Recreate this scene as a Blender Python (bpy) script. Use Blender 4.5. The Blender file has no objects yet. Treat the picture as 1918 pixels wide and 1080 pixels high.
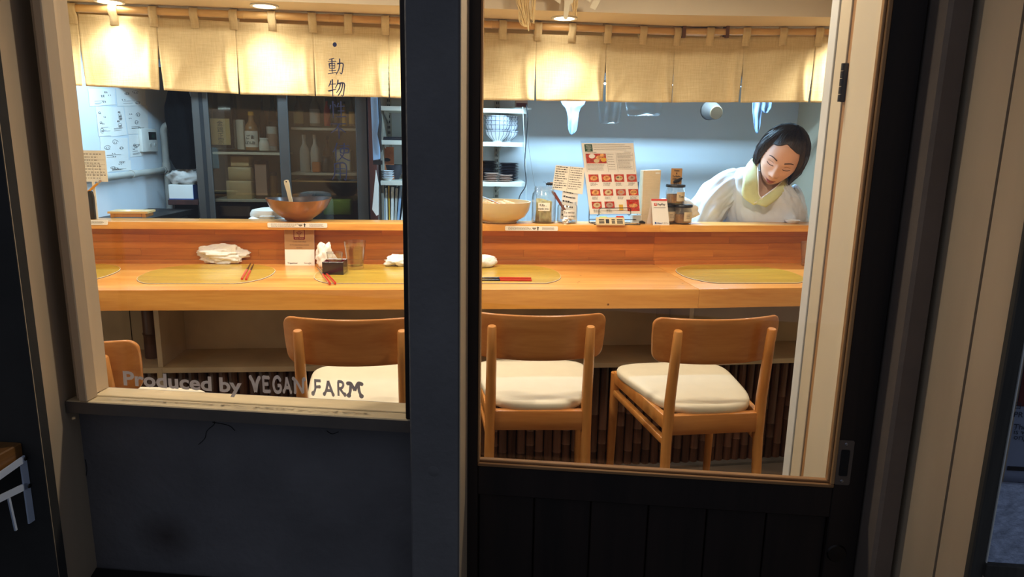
import bpy, bmesh, math, random
from mathutils import Vector, Matrix, Euler
random.seed(7)
PI = math.pi
SC = bpy.context.scene
COL = SC.collection

# ---------------------------------------------------------------- camera
F_PX, CX, CY = 1300.0, 959.0, 540.0
EYE = Vector((0, 0, 1.275))
_d = Vector((850 - CX, 6700 - CY, F_PX)).normalized()      # straight down, in camera axes (x right, y down, z ahead)
_up = -_d
_fw = (Vector((0, 0, 1)) - _up * _up.z).normalized()
_rt = _up.cross(_fw) * -1
if _rt.x < 0: _rt = -_rt

def ray(px, py):
    v = Vector((px - CX, py - CY, F_PX))
    return Vector((v.dot(_rt), v.dot(_fw), v.dot(_up)))
def on_z(px, py, z):
    r = ray(px, py); return EYE + r * ((z - EYE.z) / r.z)
def on_y(px, py, y):
    r = ray(px, py); return EYE + r * (y / r.y)
def on_x(px, py, x):
    r = ray(px, py); return EYE + r * (x / r.x)
def on_plane(px, py, p, yaw):
    nx, ny = -math.sin(yaw), math.cos(yaw); r = ray(px, py)
    return EYE + r * ((nx * p[0] + ny * p[1]) / (nx * r.x + ny * r.y))

cam = bpy.data.cameras.new('camera'); cam.sensor_width = 36; cam.lens = 36 * F_PX / 1918; cam.clip_start = .02
camo = bpy.data.objects.new('camera', cam); COL.objects.link(camo)
rows = [Vector((a, -b, -c)) for a, b, c in zip(_rt, _rt, _rt)]
X = Vector((_rt[0], _fw[0], _up[0])); Yd = Vector((_rt[1], _fw[1], _up[1])); Zf = Vector((_rt[2], _fw[2], _up[2]))
camo.matrix_world = Matrix(((X.x, -Yd.x, -Zf.x, EYE.x), (X.y, -Yd.y, -Zf.y, EYE.y), (X.z, -Yd.z, -Zf.z, EYE.z), (0, 0, 0, 1)))
SC.camera = camo

# ---------------------------------------------------------------- world, colour, lamps
SC.view_settings.view_transform = 'Standard'; SC.view_settings.look = 'None'
SC.view_settings.exposure = 0.12; SC.view_settings.gamma = 1; SC.view_settings.use_curve_mapping = False
w = bpy.data.worlds.new('dusk_sky'); SC.world = w; w.use_nodes = True
w.node_tree.nodes['Background'].inputs[0].default_value = (.69, .79, 1.0, 1)
w.node_tree.nodes['Background'].inputs[1].default_value = .17

WARM = (1.0, .89, .71); COOL = (.44, .74, 1.0)
E_SPOT, E_AISLE, E_KITCHEN, E_KITCHEN_L = 24, 38, 38, 9
def lamp(name, kind, loc, energy, color, aim=(0, 0, -1), **kw):
    l = bpy.data.lights.new(name, kind); l.energy = energy; l.color = color
    for k, v in kw.items(): setattr(l, k, v)
    o = bpy.data.objects.new(name, l); COL.objects.link(o); o.location = loc
    o.rotation_euler = Vector(aim).to_track_quat('-Z', 'Y').to_euler(); return o

# frames: the counter (s along it, n into the kitchen) and the facade (s along it, d into the shop)
CA = on_z(185, 543, .782).xy; CB = on_z(1310, 541, .782).xy; CC = on_z(1505, 538, .782).xy
CU = (CB - CA).normalized(); CN = Vector((-CU.y, CU.x)); CYAW = math.atan2(CU.y, CU.x)
CU2 = (CC - CB).normalized(); CN2 = Vector((-CU2.y, CU2.x)); CYAW2 = math.atan2(CU2.y, CU2.x)
def cn(s, n, z=0): p = CA + CU * s + CN * n; return Vector((p.x, p.y, z))
def cpx(px, py, n):
    p = CA + CN * n; return on_plane(px, py, p, CYAW)
FYAW = math.radians(-5.5); F0 = Vector((-.174, 1.13)); FU = Vector((math.cos(FYAW), math.sin(FYAW))); FN = Vector((-FU.y, FU.x))
def fw(s, d, z=0): p = F0 + FU * s + FN * d; return Vector((p.x, p.y, z))
def fpx(px, py, d):
    p = on_plane(px, py, F0 + FN * d, FYAW); return ((p.xy - F0).dot(FU), p.z)

for s_, n_ in ((.008, .256), (.514, .236), (1.02, .25), (1.541, .273), (2.56, .22)):
    lamp('downlight_lamp', 'SPOT', cn(s_, n_ - .028, 1.697), E_SPOT, WARM, spot_size=math.radians(128), spot_blend=1.0, shadow_soft_size=.07)
for x_ in (-.7, .45):
    lamp('aisle_lamp', 'SPOT', (x_, 1.6, 2.1), E_AISLE, WARM, spot_size=math.radians(155), spot_blend=.5, shadow_soft_size=.05)
_p = cn(1.85, .85, 1.612)
lamp('kitchen_tube', 'AREA', _p, E_KITCHEN, COOL, shape='RECTANGLE', size=1.3, size_y=.025).rotation_euler = (0, 0, CYAW)
_p = cn(.05, .80, 1.612)
lamp('kitchen_tube', 'AREA', _p, E_KITCHEN_L, COOL, shape='RECTANGLE', size=.6, size_y=.025).rotation_euler = (0, 0, CYAW)

# ---------------------------------------------------------------- materials
def new_mat(name):
    m = bpy.data.materials.new(name); m.use_nodes = True; nt = m.node_tree
    return m, nt, nt.nodes['Principled BSDF']
def lin(c): return tuple(((v / 255 + .055) / 1.055) ** 2.4 if v / 255 > .04045 else v / 255 / 12.92 for v in c)
def N(nt, t, **kw):
    n = nt.nodes.new(t)
    for k, v in kw.items(): setattr(n, k, v)
    return n
def paint(name, rgb, rough=.55, var=.12, scale=12, bump=0, metal=0, spec=.5, stretch=None, coat=0, bscale=None):
    """plain material: an sRGB colour with soft noise variation and an optional fine bump"""
    m, nt, b = new_mat(name); c = lin(rgb)
    tc = N(nt, 'ShaderNodeTexCoord'); mp = N(nt, 'ShaderNodeMapping'); nt.links.new(tc.outputs['Object'], mp.inputs[0])
    if stretch: mp.inputs['Scale'].default_value = stretch
    no = N(nt, 'ShaderNodeTexNoise'); no.inputs['Scale'].default_value = scale; no.inputs['Detail'].default_value = 5
    nt.links.new(mp.outputs[0], no.inputs[0])
    cr = N(nt, 'ShaderNodeValToRGB')
    cr.color_ramp.elements[0].position = .3; cr.color_ramp.elements[1].position = .7
    cr.color_ramp.elements[0].color = tuple(v * (1 - var) for v in c) + (1,); cr.color_ramp.elements[1].color = tuple(min(1, v * (1 + var)) for v in c) + (1,)
    nt.links.new(no.outputs['Fac'], cr.inputs[0]); nt.links.new(cr.outputs[0], b.inputs['Base Color'])
    b.inputs['Roughness'].default_value = rough; b.inputs['Metallic'].default_value = metal; b.inputs['Specular IOR Level'].default_value = spec
    if coat: b.inputs['Coat Weight'].default_value = coat; b.inputs['Coat Roughness'].default_value = .15
    if bump:
        n2 = N(nt, 'ShaderNodeTexNoise'); n2.inputs['Scale'].default_value = bscale or scale * 4; n2.inputs['Detail'].default_value = 6
        nt.links.new(mp.outputs[0], n2.inputs[0])
        bp = N(nt, 'ShaderNodeBump'); bp.inputs['Strength'].default_value = bump; bp.inputs['Distance'].default_value = .004
        nt.links.new(n2.outputs['Fac'], bp.inputs['Height']); nt.links.new(bp.outputs[0], b.inputs['Normal'])
    return m
def wood(name, light, dark, axis='X', rough=.38, per_object=0.0, scale=6, knots=False, coat=.25):
    """grain stretched along one object axis; per_object shifts value from board to board"""
    m, nt, b = new_mat(name)
    tc = N(nt, 'ShaderNodeTexCoord'); mp = N(nt, 'ShaderNodeMapping'); nt.links.new(tc.outputs['Object'], mp.inputs[0])
    st = {'X': (.12, 1.6, 1.6), 'Y': (1.6, .12, 1.6), 'Z': (1.6, 1.6, .12)}[axis]
    mp.inputs['Scale'].default_value = st
    oi = N(nt, 'ShaderNodeObjectInfo')
    va = N(nt, 'ShaderNodeVectorMath', operation='ADD'); sc_ = N(nt, 'ShaderNodeVectorMath', operation='SCALE'); sc_.inputs['Scale'].default_value = 37
    cb = N(nt, 'ShaderNodeCombineXYZ')
    for i in range(3): nt.links.new(oi.outputs['Random'], cb.inputs[i])
    nt.links.new(cb.outputs[0], sc_.inputs[0]); nt.links.new(mp.outputs[0], va.inputs[0]); nt.links.new(sc_.outputs[0], va.inputs[1])
    no = N(nt, 'ShaderNodeTexNoise'); no.inputs['Scale'].default_value = scale * 2.2; no.inputs['Detail'].default_value = 7; no.inputs['Distortion'].default_value = .6
    nt.links.new(va.outputs[0], no.inputs[0])
    wv = N(nt, 'ShaderNodeTexNoise'); wv.inputs['Scale'].default_value = scale * 14; wv.inputs['Detail'].default_value = 3
    nt.links.new(va.outputs[0], wv.inputs[0])
    ad = N(nt, 'ShaderNodeMath', operation='MULTIPLY_ADD'); ad.inputs[1].default_value = .35; nt.links.new(wv.outputs['Fac'], ad.inputs[0]); nt.links.new(no.outputs['Fac'], ad.inputs[2])
    cr = N(nt, 'ShaderNodeValToRGB'); cr.color_ramp.elements[0].position = .42; cr.color_ramp.elements[1].position = .9
    cr.color_ramp.elements[0].color = lin(dark) + (1,); cr.color_ramp.elements[1].color = lin(light) + (1,)
    nt.links.new(ad.outputs[0], cr.inputs[0]); out = cr.outputs[0]
    if per_object:
        hs = N(nt, 'ShaderNodeHueSaturation'); mr = N(nt, 'ShaderNodeMapRange')
        mr.inputs['To Min'].default_value = 1 - per_object; mr.inputs['To Max'].default_value = 1 + per_object
        nt.links.new(oi.outputs['Random'], mr.inputs[0]); nt.links.new(mr.outputs[0], hs.inputs['Value']); nt.links.new(out, hs.inputs['Color']); out = hs.outputs[0]
    if knots:
        vo = N(nt, 'ShaderNodeTexVoronoi'); vo.inputs['Scale'].default_value = 15; nt.links.new(tc.outputs['Object'], vo.inputs[0])
        kr = N(nt, 'ShaderNodeValToRGB'); kr.color_ramp.elements[0].position = .035; kr.color_ramp.elements[1].position = .075
        kr.color_ramp.elements[0].color = (.25, .16, .1, 1); kr.color_ramp.elements[1].color = (1, 1, 1, 1)
        nt.links.new(vo.outputs['Distance'], kr.inputs[0])
        mx = N(nt, 'ShaderNodeMix', data_type='RGBA', blend_type='MULTIPLY'); mx.inputs[0].default_value = 1
        nt.links.new(out, mx.inputs[6]); nt.links.new(kr.outputs[0], mx.inputs[7]); out = mx.outputs[2]
    nt.links.new(out, b.inputs['Base Color']); b.inputs['Roughness'].default_value = rough
    b.inputs['Coat Weight'].default_value = coat; b.inputs['Coat Roughness'].default_value = .2
    bp = N(nt, 'ShaderNodeBump'); bp.inputs['Strength'].default_value = .06; bp.inputs['Distance'].default_value = .002
    nt.links.new(ad.outputs[0], bp.inputs['Height']); nt.links.new(bp.outputs[0], b.inputs['Normal'])
    return m
def glass(name, tint=(1, 1, 1), refl=1.0, rough=0.0):
    """thin clear glass: see-through with a Fresnel reflection"""
    m = bpy.data.materials.new(name); m.use_nodes = True; nt = m.node_tree; nt.nodes.clear()
    o = N(nt, 'ShaderNodeOutputMaterial'); mx = N(nt, 'ShaderNodeMixShader'); t = N(nt, 'ShaderNodeBsdfTransparent'); g = N(nt, 'ShaderNodeBsdfGlossy')
    t.inputs[0].default_value = tint + (1,); g.inputs['Roughness'].default_value = rough
    lw = N(nt, 'ShaderNodeLayerWeight'); lw.inputs[0].default_value = .5
    pw = N(nt, 'ShaderNodeMath', operation='POWER'); pw.inputs[1].default_value = 4; nt.links.new(lw.outputs['Facing'], pw.inputs[0])
    mu = N(nt, 'ShaderNodeMath', operation='MULTIPLY_ADD'); mu.inputs[1].default_value = .55 * refl; mu.inputs[2].default_value = .04 * refl; nt.links.new(pw.outputs[0], mu.inputs[0])
    nt.links.new(mu.outputs[0], mx.inputs[0]); nt.links.new(t.outputs[0], mx.inputs[1]); nt.links.new(g.outputs[0], mx.inputs[2]); nt.links.new(mx.outputs[0], o.inputs[0])
    return m
def linen(name, a, b_, mesh_scale=420):
    m, nt, b = new_mat(name); tc = N(nt, 'ShaderNodeTexCoord')
    outs = []
    for st in ((40, 40, 700), (700, 40, 40)):
        mp = N(nt, 'ShaderNodeMapping'); mp.inputs['Scale'].default_value = st; nt.links.new(tc.outputs['Object'], mp.inputs[0])
        no = N(nt, 'ShaderNodeTexNoise'); no.inputs['Scale'].default_value = .55; no.inputs['Detail'].default_value = 4; nt.links.new(mp.outputs[0], no.inputs[0]); outs.append(no.outputs['Fac'])
    ad = N(nt, 'ShaderNodeMath', operation='ADD'); nt.links.new(outs[0], ad.inputs[0]); nt.links.new(outs[1], ad.inputs[1])
    sp = N(nt, 'ShaderNodeTexNoise'); sp.inputs['Scale'].default_value = 7; sp.inputs['Detail'].default_value = 3; nt.links.new(tc.outputs['Object'], sp.inputs[0])
    a2 = N(nt, 'ShaderNodeMath', operation='MULTIPLY_ADD'); a2.inputs[1].default_value = .3; nt.links.new(sp.outputs['Fac'], a2.inputs[0]); nt.links.new(ad.outputs[0], a2.inputs[2])
    cr = N(nt, 'ShaderNodeValToRGB'); cr.color_ramp.elements[0].position = .8; cr.color_ramp.elements[1].position = 1.5 / 1.0 if False else 1.0
    cr.color_ramp.elements[0].position = .5; cr.color_ramp.elements[0].color = lin(b_) + (1,); cr.color_ramp.elements[1].color = lin(a) + (1,)
    mu = N(nt, 'ShaderNodeMapRange'); mu.inputs[1].default_value = .75; mu.inputs[2].default_value = 1.55; nt.links.new(a2.outputs[0], mu.inputs[0])
    cr.color_ramp.elements[0].position = 0; nt.links.new(mu.outputs[0], cr.inputs[0]); nt.links.new(cr.outputs[0], b.inputs['Base Color'])
    b.inputs['Roughness'].default_value = .9; b.inputs['Specular IOR Level'].default_value = .1
    b.inputs['Sheen Weight'].default_value = .15
    bp = N(nt, 'ShaderNodeBump'); bp.inputs['Strength'].default_value = .35; bp.inputs['Distance'].default_value = .002; nt.links.new(ad.outputs[0], bp.inputs['Height']); nt.links.new(bp.outputs[0], b.inputs['Normal'])
    return m
def emit(name, rgb, strength):
    m, nt, b = new_mat(name); b.inputs['Base Color'].default_value = rgb + (1,); b.inputs['Emission Color'].default_value = rgb + (1,); b.inputs['Emission Strength'].default_value = strength; return m

M = {}
M['counter'] = wood('counter_wood', (230, 168, 84), (198, 126, 50), 'X', knots=True, rough=.3)
M['plank'] = wood('laminated_wood', (206, 128, 52), (168, 92, 30), 'X', per_object=.16)
M['chairwood'] = wood('chair_wood', (216, 154, 84), (190, 118, 54), 'Z', rough=.34)
M['chairboard'] = wood('chair_board', (214, 148, 82), (184, 112, 54), 'X', rough=.3)
M['cushion'] = paint('cream_leatherette', (222, 212, 188), .42, .03, 20, .08)
M['bamboo'] = wood('dark_bamboo', (92, 58, 42), (48, 28, 20), 'Z', per_object=.3, rough=.35)
M['rodbamboo'] = wood('pale_bamboo', (242, 206, 142), (218, 168, 100), 'X', rough=.35)
M['plaster'] = paint('cream_plaster', (216, 200, 172), .75, .05, 4, .1)
M['white'] = paint('white_paint', (226, 226, 222), .6, .04, 6, .05)
M['kitchenwall'] = paint('kitchen_wall_paint', (216, 222, 226), .7, .04, 3, .04)
M['niche'] = paint('niche_board', (198, 184, 158), .7, .16, 6, .1)
M['concrete'] = paint('dark_concrete', (72, 66, 62), .85, .35, 14, .4)
M['floor'] = paint('floor_screed', (84, 74, 66), .8, .2, 7, .2)
M['street'] = paint('street_asphalt', (40, 40, 42), .9, .3, 30, .4)
M['slate'] = paint('slate_paint', (116, 114, 115), .75, .12, 9, .35, bscale=90)
M['lowpanel'] = paint('lower_wall_render', (116, 113, 115), .85, .22, 5, .5, bscale=60)
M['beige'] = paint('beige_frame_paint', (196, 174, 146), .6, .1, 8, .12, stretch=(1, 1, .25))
M['sillpaint'] = paint('worn_sill_paint', (198, 178, 142), .5, .22, 18, .25, stretch=(.3, 1, 1))
M['doorwood'] = wood('dark_door_wood', (45, 32, 27), (26, 18, 15), 'Z', rough=.55, coat=0)
M['bead'] = wood('door_bead_wood', (196, 150, 100), (140, 96, 58), 'X', rough=.5, coat=0)
M['beadz'] = wood('door_bead_upright', (196, 150, 100), (140, 96, 58), 'Z', rough=.5, coat=0)
M['weathered'] = wood('weathered_grey_wood', (84, 80, 74), (44, 42, 40), 'Z', rough=.9, coat=0)
M['darkwall'] = paint('dark_outer_wall', (52, 50, 48), .9, .2, 8, .3)
M['pane'] = glass('window_glass')
M['glassware'] = glass('clear_glassware', (.984, .988, .986), 2.4)
M['water'] = glass('water', (.985, .99, .99), 1.0)
M['plastic'] = glass('clear_plastic_film', (.86, .9, .93), 2.2, .25)
M['fridgeglass'] = glass('fridge_door_glass', (.74, .70, .64), 1.6)
M['vinyl'] = paint('grey_vinyl', (172, 168, 172), .7, .03)
M['vinyldark'] = paint('dark_vinyl', (104, 104, 124), .6, .03)
M['linen'] = linen('linen_cloth', (234, 216, 172), (210, 188, 140))
M['tab'] = linen('linen_tab_cloth', (240, 222, 178), (222, 200, 152))
M['black'] = paint('black_plastic', (24, 24, 27), .4, .1)
M['ink'] = paint('black_ink', (40, 36, 36), .8, .1)
M['greyink'] = paint('grey_ink', (126, 118, 112), .8, .05)
M['paper'] = paint('white_paper', (236, 232, 224), .8, .02)
M['creampaper'] = paint('cream_paper', (240, 235, 220), .8, .03)
M['kraft'] = paint('kraft_paper', (188, 142, 88), .8, .06)
M['steel'] = paint('brushed_steel', (180, 184, 192), .35, .08, metal=1)
M['darksteel'] = paint('dark_steel', (70, 66, 64), .45, .1, metal=1)
M['gold'] = paint('gold_leaf_mat', (182, 148, 50), .34, .2, 5, 1.0, stretch=(.5, 3, 1), metal=.0, coat=.5, bscale=16)
M['goldrim'] = paint('dark_mat_edge', (56, 44, 24), .5)
M['towel'] = paint('white_towel', (240, 238, 234), .95, .03, 30, .5)
M['red'] = paint('red_lacquer', (196, 48, 26), .25, .08, coat=.5)
M['darkstick'] = paint('dark_lacquer', (40, 28, 24), .3, .1, coat=.4)
M['masu'] = paint('black_lacquer', (30, 18, 20), .18, .1, coat=.8)
M['masuin'] = paint('red_lacquer_inside', (112, 22, 22), .25, .05, coat=.6)
M['bronze'] = paint('bronze_glaze', (138, 94, 56), .3, .18, 9, .15, metal=.35, coat=.4)
M['bronzein'] = paint('brown_glaze_inside', (70, 56, 50), .3, .2, 14)
M['tan'] = paint('tan_glaze', (212, 190, 148), .35, .08, 8, .08, coat=.3)
M['orange'] = paint('orange_food', (222, 140, 72), .6, .2, 30, .5)
M['ladle'] = paint('ivory_plastic', (232, 214, 180), .45, .04)
M['whitep'] = paint('white_plastic', (228, 224, 214), .4, .03)
M['brownpost'] = wood('red_brown_wood', (86, 44, 38), (52, 24, 22), 'Z')
M['fridge'] = paint('grey_steel_frame', (82, 77, 72), .4, .06, metal=.3)
M['fridgein'] = paint('fridge_lining', (150, 142, 128), .6, .06)
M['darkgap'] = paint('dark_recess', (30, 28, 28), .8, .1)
M['shelf'] = paint('white_shelf_board', (224, 220, 204), .5, .04)
M['china'] = paint('white_china', (228, 230, 234), .22, .02)
M['blueline'] = paint('blue_glaze_line', (52, 62, 96), .3, .05)
M['darkplate'] = paint('dark_plate_glaze', (44, 42, 50), .35, .1)
M['terraplate'] = paint('pinkish_plate_glaze', (184, 150, 132), .5, .1)
M['skin'] = paint('skin', (224, 172, 146), .48, .05, 20, .03)
M['hair'] = paint('dark_brown_hair', (40, 30, 30), .42, .35, 30, .5, stretch=(6, 6, .6), bscale=60)
M['kimono'] = paint('white_kimono_cloth', (216, 224, 238), .85, .04, 10, .15)
M['collar'] = paint('pale_green_collar', (216, 224, 176), .8, .05, 30, .2)
M['lips'] = paint('lips', (168, 88, 78), .45, .03)
M['straw'] = paint('rice_straw', (234, 206, 146), .7, .15, 40)
M['shide'] = paint('cream_shide_paper', (206, 192, 162), .8, .04)
M['denim'] = paint('black_cloth', (9, 9, 10), .95, .2, 20, .4, spec=.08)
M['stripe'] = paint('striped_towel', (196, 188, 180), .95, .05, 30, .4)
M['pipe'] = paint('grey_pvc', (186, 182, 172), .5, .08)
M['wallstain'] = M['kitchenwall']
M['lightdisc'] = emit('lamp_glow', (1.0, .9, .74), 14)
M['green'] = paint('dark_green', (44, 84, 66), .6)
M['photo'] = paint('food_photo', (186, 62, 46), .5, .5, 120)
M['photo2'] = paint('food_photo_dish', (226, 160, 96), .5, .4, 110)
M['yellow'] = paint('yellow_plastic', (226, 176, 60), .5, .05)
M['teal'] = paint('blue_white_cloth', (150, 176, 206), .9, .05, 12, .3)
M['pencil'] = paint('pencil_yellow', (226, 152, 44), .4, .05)
M['pencilred'] = paint('brown_pencil', (124, 58, 48), .4, .1)
M['box_blue'] = paint('blue_box_edge', (44, 84, 156), .5)
M['amber'] = paint('brown_liquid', (120, 84, 46), .3, .1)
M['miso'] = paint('brown_condiment', (150, 104, 52), .6, .2, 60, .3)
M['frost'] = paint('frosted_glass', (186, 200, 230), .18, .25, 60, 1.0, bscale=110, coat=.8)
M['posterblue'] = paint('poster_paper', (150, 160, 186), .4, .08, 3)
M['postertext'] = paint('poster_text', (40, 44, 60), .6)
M['darkred'] = paint('dark_red_print', (96, 30, 26), .6)
M['olive'] = paint('kraft_orange_print', (176, 104, 62), .6, .3, 20)
M['lightgreen'] = paint('green_plastic', (168, 206, 90), .4)

def vinyl(name, rgb, through=.3):
    m = paint(name, rgb, .7, .03); nt = m.node_tree; b = nt.nodes['Principled BSDF']; o = nt.nodes['Material Output']; t = N(nt, 'ShaderNodeBsdfTranslucent'); t.inputs[0].default_value = lin(rgb) + (1,); mx = N(nt, 'ShaderNodeMixShader'); mx.inputs[0].default_value = through
    nt.links.new(b.outputs[0], mx.inputs[1]); nt.links.new(t.outputs[0], mx.inputs[2]); nt.links.new(mx.outputs[0], o.inputs[0]); return m
M['vinyl'] = vinyl('grey_vinyl', (206, 200, 202), .3); M['vinyldark'] = vinyl('dark_vinyl', (152, 155, 192), .04)

M['postpaint'] = paint('brown_grey_post_paint', (120, 106, 96), .75, .12, 9, .3, bscale=60)
M['nose'] = paint('grimy_sill_front', (104, 94, 86), .7, .15, 12)
M['pull'] = paint('tarnished_pull_plate', (112, 98, 88), .45, .1)
def stain(m, loc, r, k):   # a grimy round stain of its own on the wall
    nt = m.node_tree; b = nt.nodes['Principled BSDF']; src = b.inputs['Base Color'].links[0].from_socket
    tc = N(nt, 'ShaderNodeTexCoord'); mp = N(nt, 'ShaderNodeMapping'); mp.vector_type = 'TEXTURE'; mp.inputs['Location'].default_value = loc; mp.inputs['Scale'].default_value = r
    gr = N(nt, 'ShaderNodeTexGradient', gradient_type='SPHERICAL'); nt.links.new(tc.outputs['Object'], mp.inputs[0]); nt.links.new(mp.outputs[0], gr.inputs[0])
    mx = N(nt, 'ShaderNodeMix', data_type='RGBA', blend_type='MULTIPLY'); nt.links.new(gr.outputs['Fac'], mx.inputs[0]); nt.links.new(src, mx.inputs[6]); mx.inputs[7].default_value = k; nt.links.new(mx.outputs[2], b.inputs['Base Color'])

# ---------------------------------------------------------------- mesh helpers
class MB:
    def __init__(self): self.bm = bmesh.new(); self.midx = 0
    def _tag(self, faces):
        for f in faces: f.material_index = self.midx
    def box(self, x0, x1, y0, y1, z0, z1, bev=0, seg=1, mat=None):
        m = (mat or Matrix()) @ Matrix.Translation(((x0 + x1) / 2, (y0 + y1) / 2, (z0 + z1) / 2)) @ Matrix.Diagonal((abs(x1 - x0), abs(y1 - y0), abs(z1 - z0), 1))
        r = bmesh.ops.create_cube(self.bm, size=1, matrix=m); vs = r['verts']
        fs = {f for v in vs for f in v.link_faces}; self._tag(fs)
        if bev:
            es = list({e for v in vs for e in v.link_edges})
            r = bmesh.ops.bevel(self.bm, geom=es, offset=bev, segments=seg, affect='EDGES', profile=.5, material=-1); self._tag(r['faces'])
        return self
    def cyl(self, p0, p1, r0, r1=None, seg=12):
        return self.tube([p0, p1], [r0, r0 if r1 is None else r1], seg)
    def tube(self, pts, r, seg=8, caps=True, sx=1.0):
        pts = [Vector(p) for p in pts]; n = len(pts)
        rs = r if isinstance(r, (list, tuple)) else [r] * n
        rings = []; prev = None
        for i, p in enumerate(pts):
            t = (pts[min(i + 1, n - 1)] - pts[max(i - 1, 0)]).normalized()
            if prev is None: a = t.orthogonal().normalized() if abs(t.z) < .95 else Vector((1, 0, 0)).cross(t).normalized()
            else: a = (prev - t * prev.dot(t)).normalized()
            prev = a; b = t.cross(a)
            rings.append([self.bm.verts.new(p + (a * math.cos(2 * PI * k / seg) * sx + b * math.sin(2 * PI * k / seg)) * rs[i]) for k in range(seg)])
        fs = []
        for i in range(n - 1):
            for k in range(seg): fs.append(self.bm.faces.new((rings[i][k], rings[i][(k + 1) % seg], rings[i + 1][(k + 1) % seg], rings[i + 1][k])))
        if caps: fs += [self.bm.faces.new(rings[0][::-1]), self.bm.faces.new(rings[-1])]
        self._tag(fs); return self
    def lathe(self, prof, seg=24, c=(0, 0, 0), mat=None, sx=1, sy=1):
        """profile of (radius, height) turned about the z axis"""
        mt = (mat or Matrix()) @ Matrix.Translation(c); rings = []; fs = []
        for r, z in prof:
            if r < 1e-6: rings.append([self.bm.verts.new(mt @ Vector((0, 0, z)))])
            else: rings.append([self.bm.verts.new(mt @ Vector((r * sx * math.cos(2 * PI * k / seg), r * sy * math.sin(2 * PI * k / seg), z))) for k in range(seg)])
        for a, b in zip(rings, rings[1:]):
            for k in range(seg):
                q = [a[k % len(a)], a[(k + 1) % len(a)], b[(k + 1) % len(b)], b[k % len(b)]]
                u = []
                for v in q:
                    if v not in u: u.append(v)
                if len(u) > 2: fs.append(self.bm.faces.new(u))
        self._tag(fs); return self
    def prism(self, poly, z0, z1, mat=None, bev=0):
        mt = mat or Matrix(); n = len(poly)
        a = [self.bm.verts.new(mt @ Vector((p[0], p[1], z0))) for p in poly]; b = [self.bm.verts.new(mt @ Vector((p[0], p[1], z1))) for p in poly]
        fs = [self.bm.faces.new(a[::-1]), self.bm.faces.new(b)]
        for i in range(n): fs.append(self.bm.faces.new((a[i], a[(i + 1) % n], b[(i + 1) % n], b[i])))
        self._tag(fs)
        if bev:
            es = [e for e in set(fs[1].edges)]
            r = bmesh.ops.bevel(self.bm, geom=es, offset=bev, segments=2, affect='EDGES', profile=.5, material=-1); self._tag(r['faces'])
        return self
    def grid(self, fn, nu, nv, closed_u=False, skip=None):
        vs = [[self.bm.verts.new(fn(i / nu, j / nv)) for j in range(nv + 1)] for i in range(nu + (0 if closed_u else 1))]
        fs = []
        for i in range(nu):
            for j in range(nv):
                if skip and skip((i + .5) / nu, (j + .5) / nv): continue
                i2 = (i + 1) % len(vs); fs.append(self.bm.faces.new((vs[i][j], vs[i2][j], vs[i2][j + 1], vs[i][j + 1])))
        self._tag(fs); return self
    def quad(self, a, b, c, d):
        self._tag([self.bm.faces.new([self.bm.verts.new(Vector(p)) for p in (a, b, c, d)])]); return self
    def build(self, name, mat, parent=None, loc=None, rot=None, smooth=35, solid=0, kind=None, label=None, weld=0, recalc=True, sub=0):
        if weld: bmesh.ops.remove_doubles(self.bm, verts=self.bm.verts, dist=weld)
        if recalc: bmesh.ops.recalc_face_normals(self.bm, faces=self.bm.faces)
        me = bpy.data.meshes.new(name); self.bm.to_mesh(me); self.bm.free()
        for m in (mat if isinstance(mat, (list, tuple)) else [mat]): me.materials.append(m)
        if smooth:
            for p in me.polygons: p.use_smooth = True
            me.set_sharp_from_angle(angle=math.radians(smooth))
        o = bpy.data.objects.new(name, me); COL.objects.link(o)
        if parent: o.parent = parent
        if loc is not None: o.location = loc
        if rot is not None: o.rotation_euler = rot
        if solid: s = o.modifiers.new('thickness', 'SOLIDIFY'); s.thickness = solid; s.offset = 0
        if sub: s = o.modifiers.new('smooth', 'SUBSURF'); s.levels = sub; s.render_levels = sub
        if kind: o['kind'] = kind
        if label: o['label'] = label
        return o
def tag(o, label, cat, group=None):
    o['label'] = label; o['category'] = cat
    if group: o['group'] = group
    return o
def thing(name, label, cat, loc=(0, 0, 0), rz=0, group=None, rot=None):
    o = bpy.data.objects.new(name, None); COL.objects.link(o); o.empty_display_size = .05
    o.location = loc; o.rotation_euler = rot if rot else (0, 0, rz); return tag(o, label, cat, group)
def structure(o): o['kind'] = 'structure'; return o
def dup(root, loc=None, rz=None, label=None):
    r = root.copy(); COL.objects.link(r)
    if loc is not None: r.location = loc
    if rz is not None: r.rotation_euler = (0, 0, rz)
    if label: r['label'] = label
    for ch in list(root.children):
        c = ch.copy(); COL.objects.link(c); c.parent = r
        for g in list(ch.children):
            d = g.copy(); COL.objects.link(d); d.parent = c
    return r
def rounded(w, h, r, seg=5, cx=0, cy=0):
    out = []
    for sx, sy, a0 in ((1, 1, 0), (-1, 1, 90), (-1, -1, 180), (1, -1, 270)):
        for k in range(seg + 1):
            a = math.radians(a0 + 90 * k / seg); out.append((cx + sx * (w / 2 - r) + r * math.cos(a), cy + sy * (h / 2 - r) + r * math.sin(a)))
    return out
RX = Matrix.Rotation(PI / 2, 4, 'X')       # takes a prism's (x, y, z) to (x, -z, y): a plate standing up, its face towards -y
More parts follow.
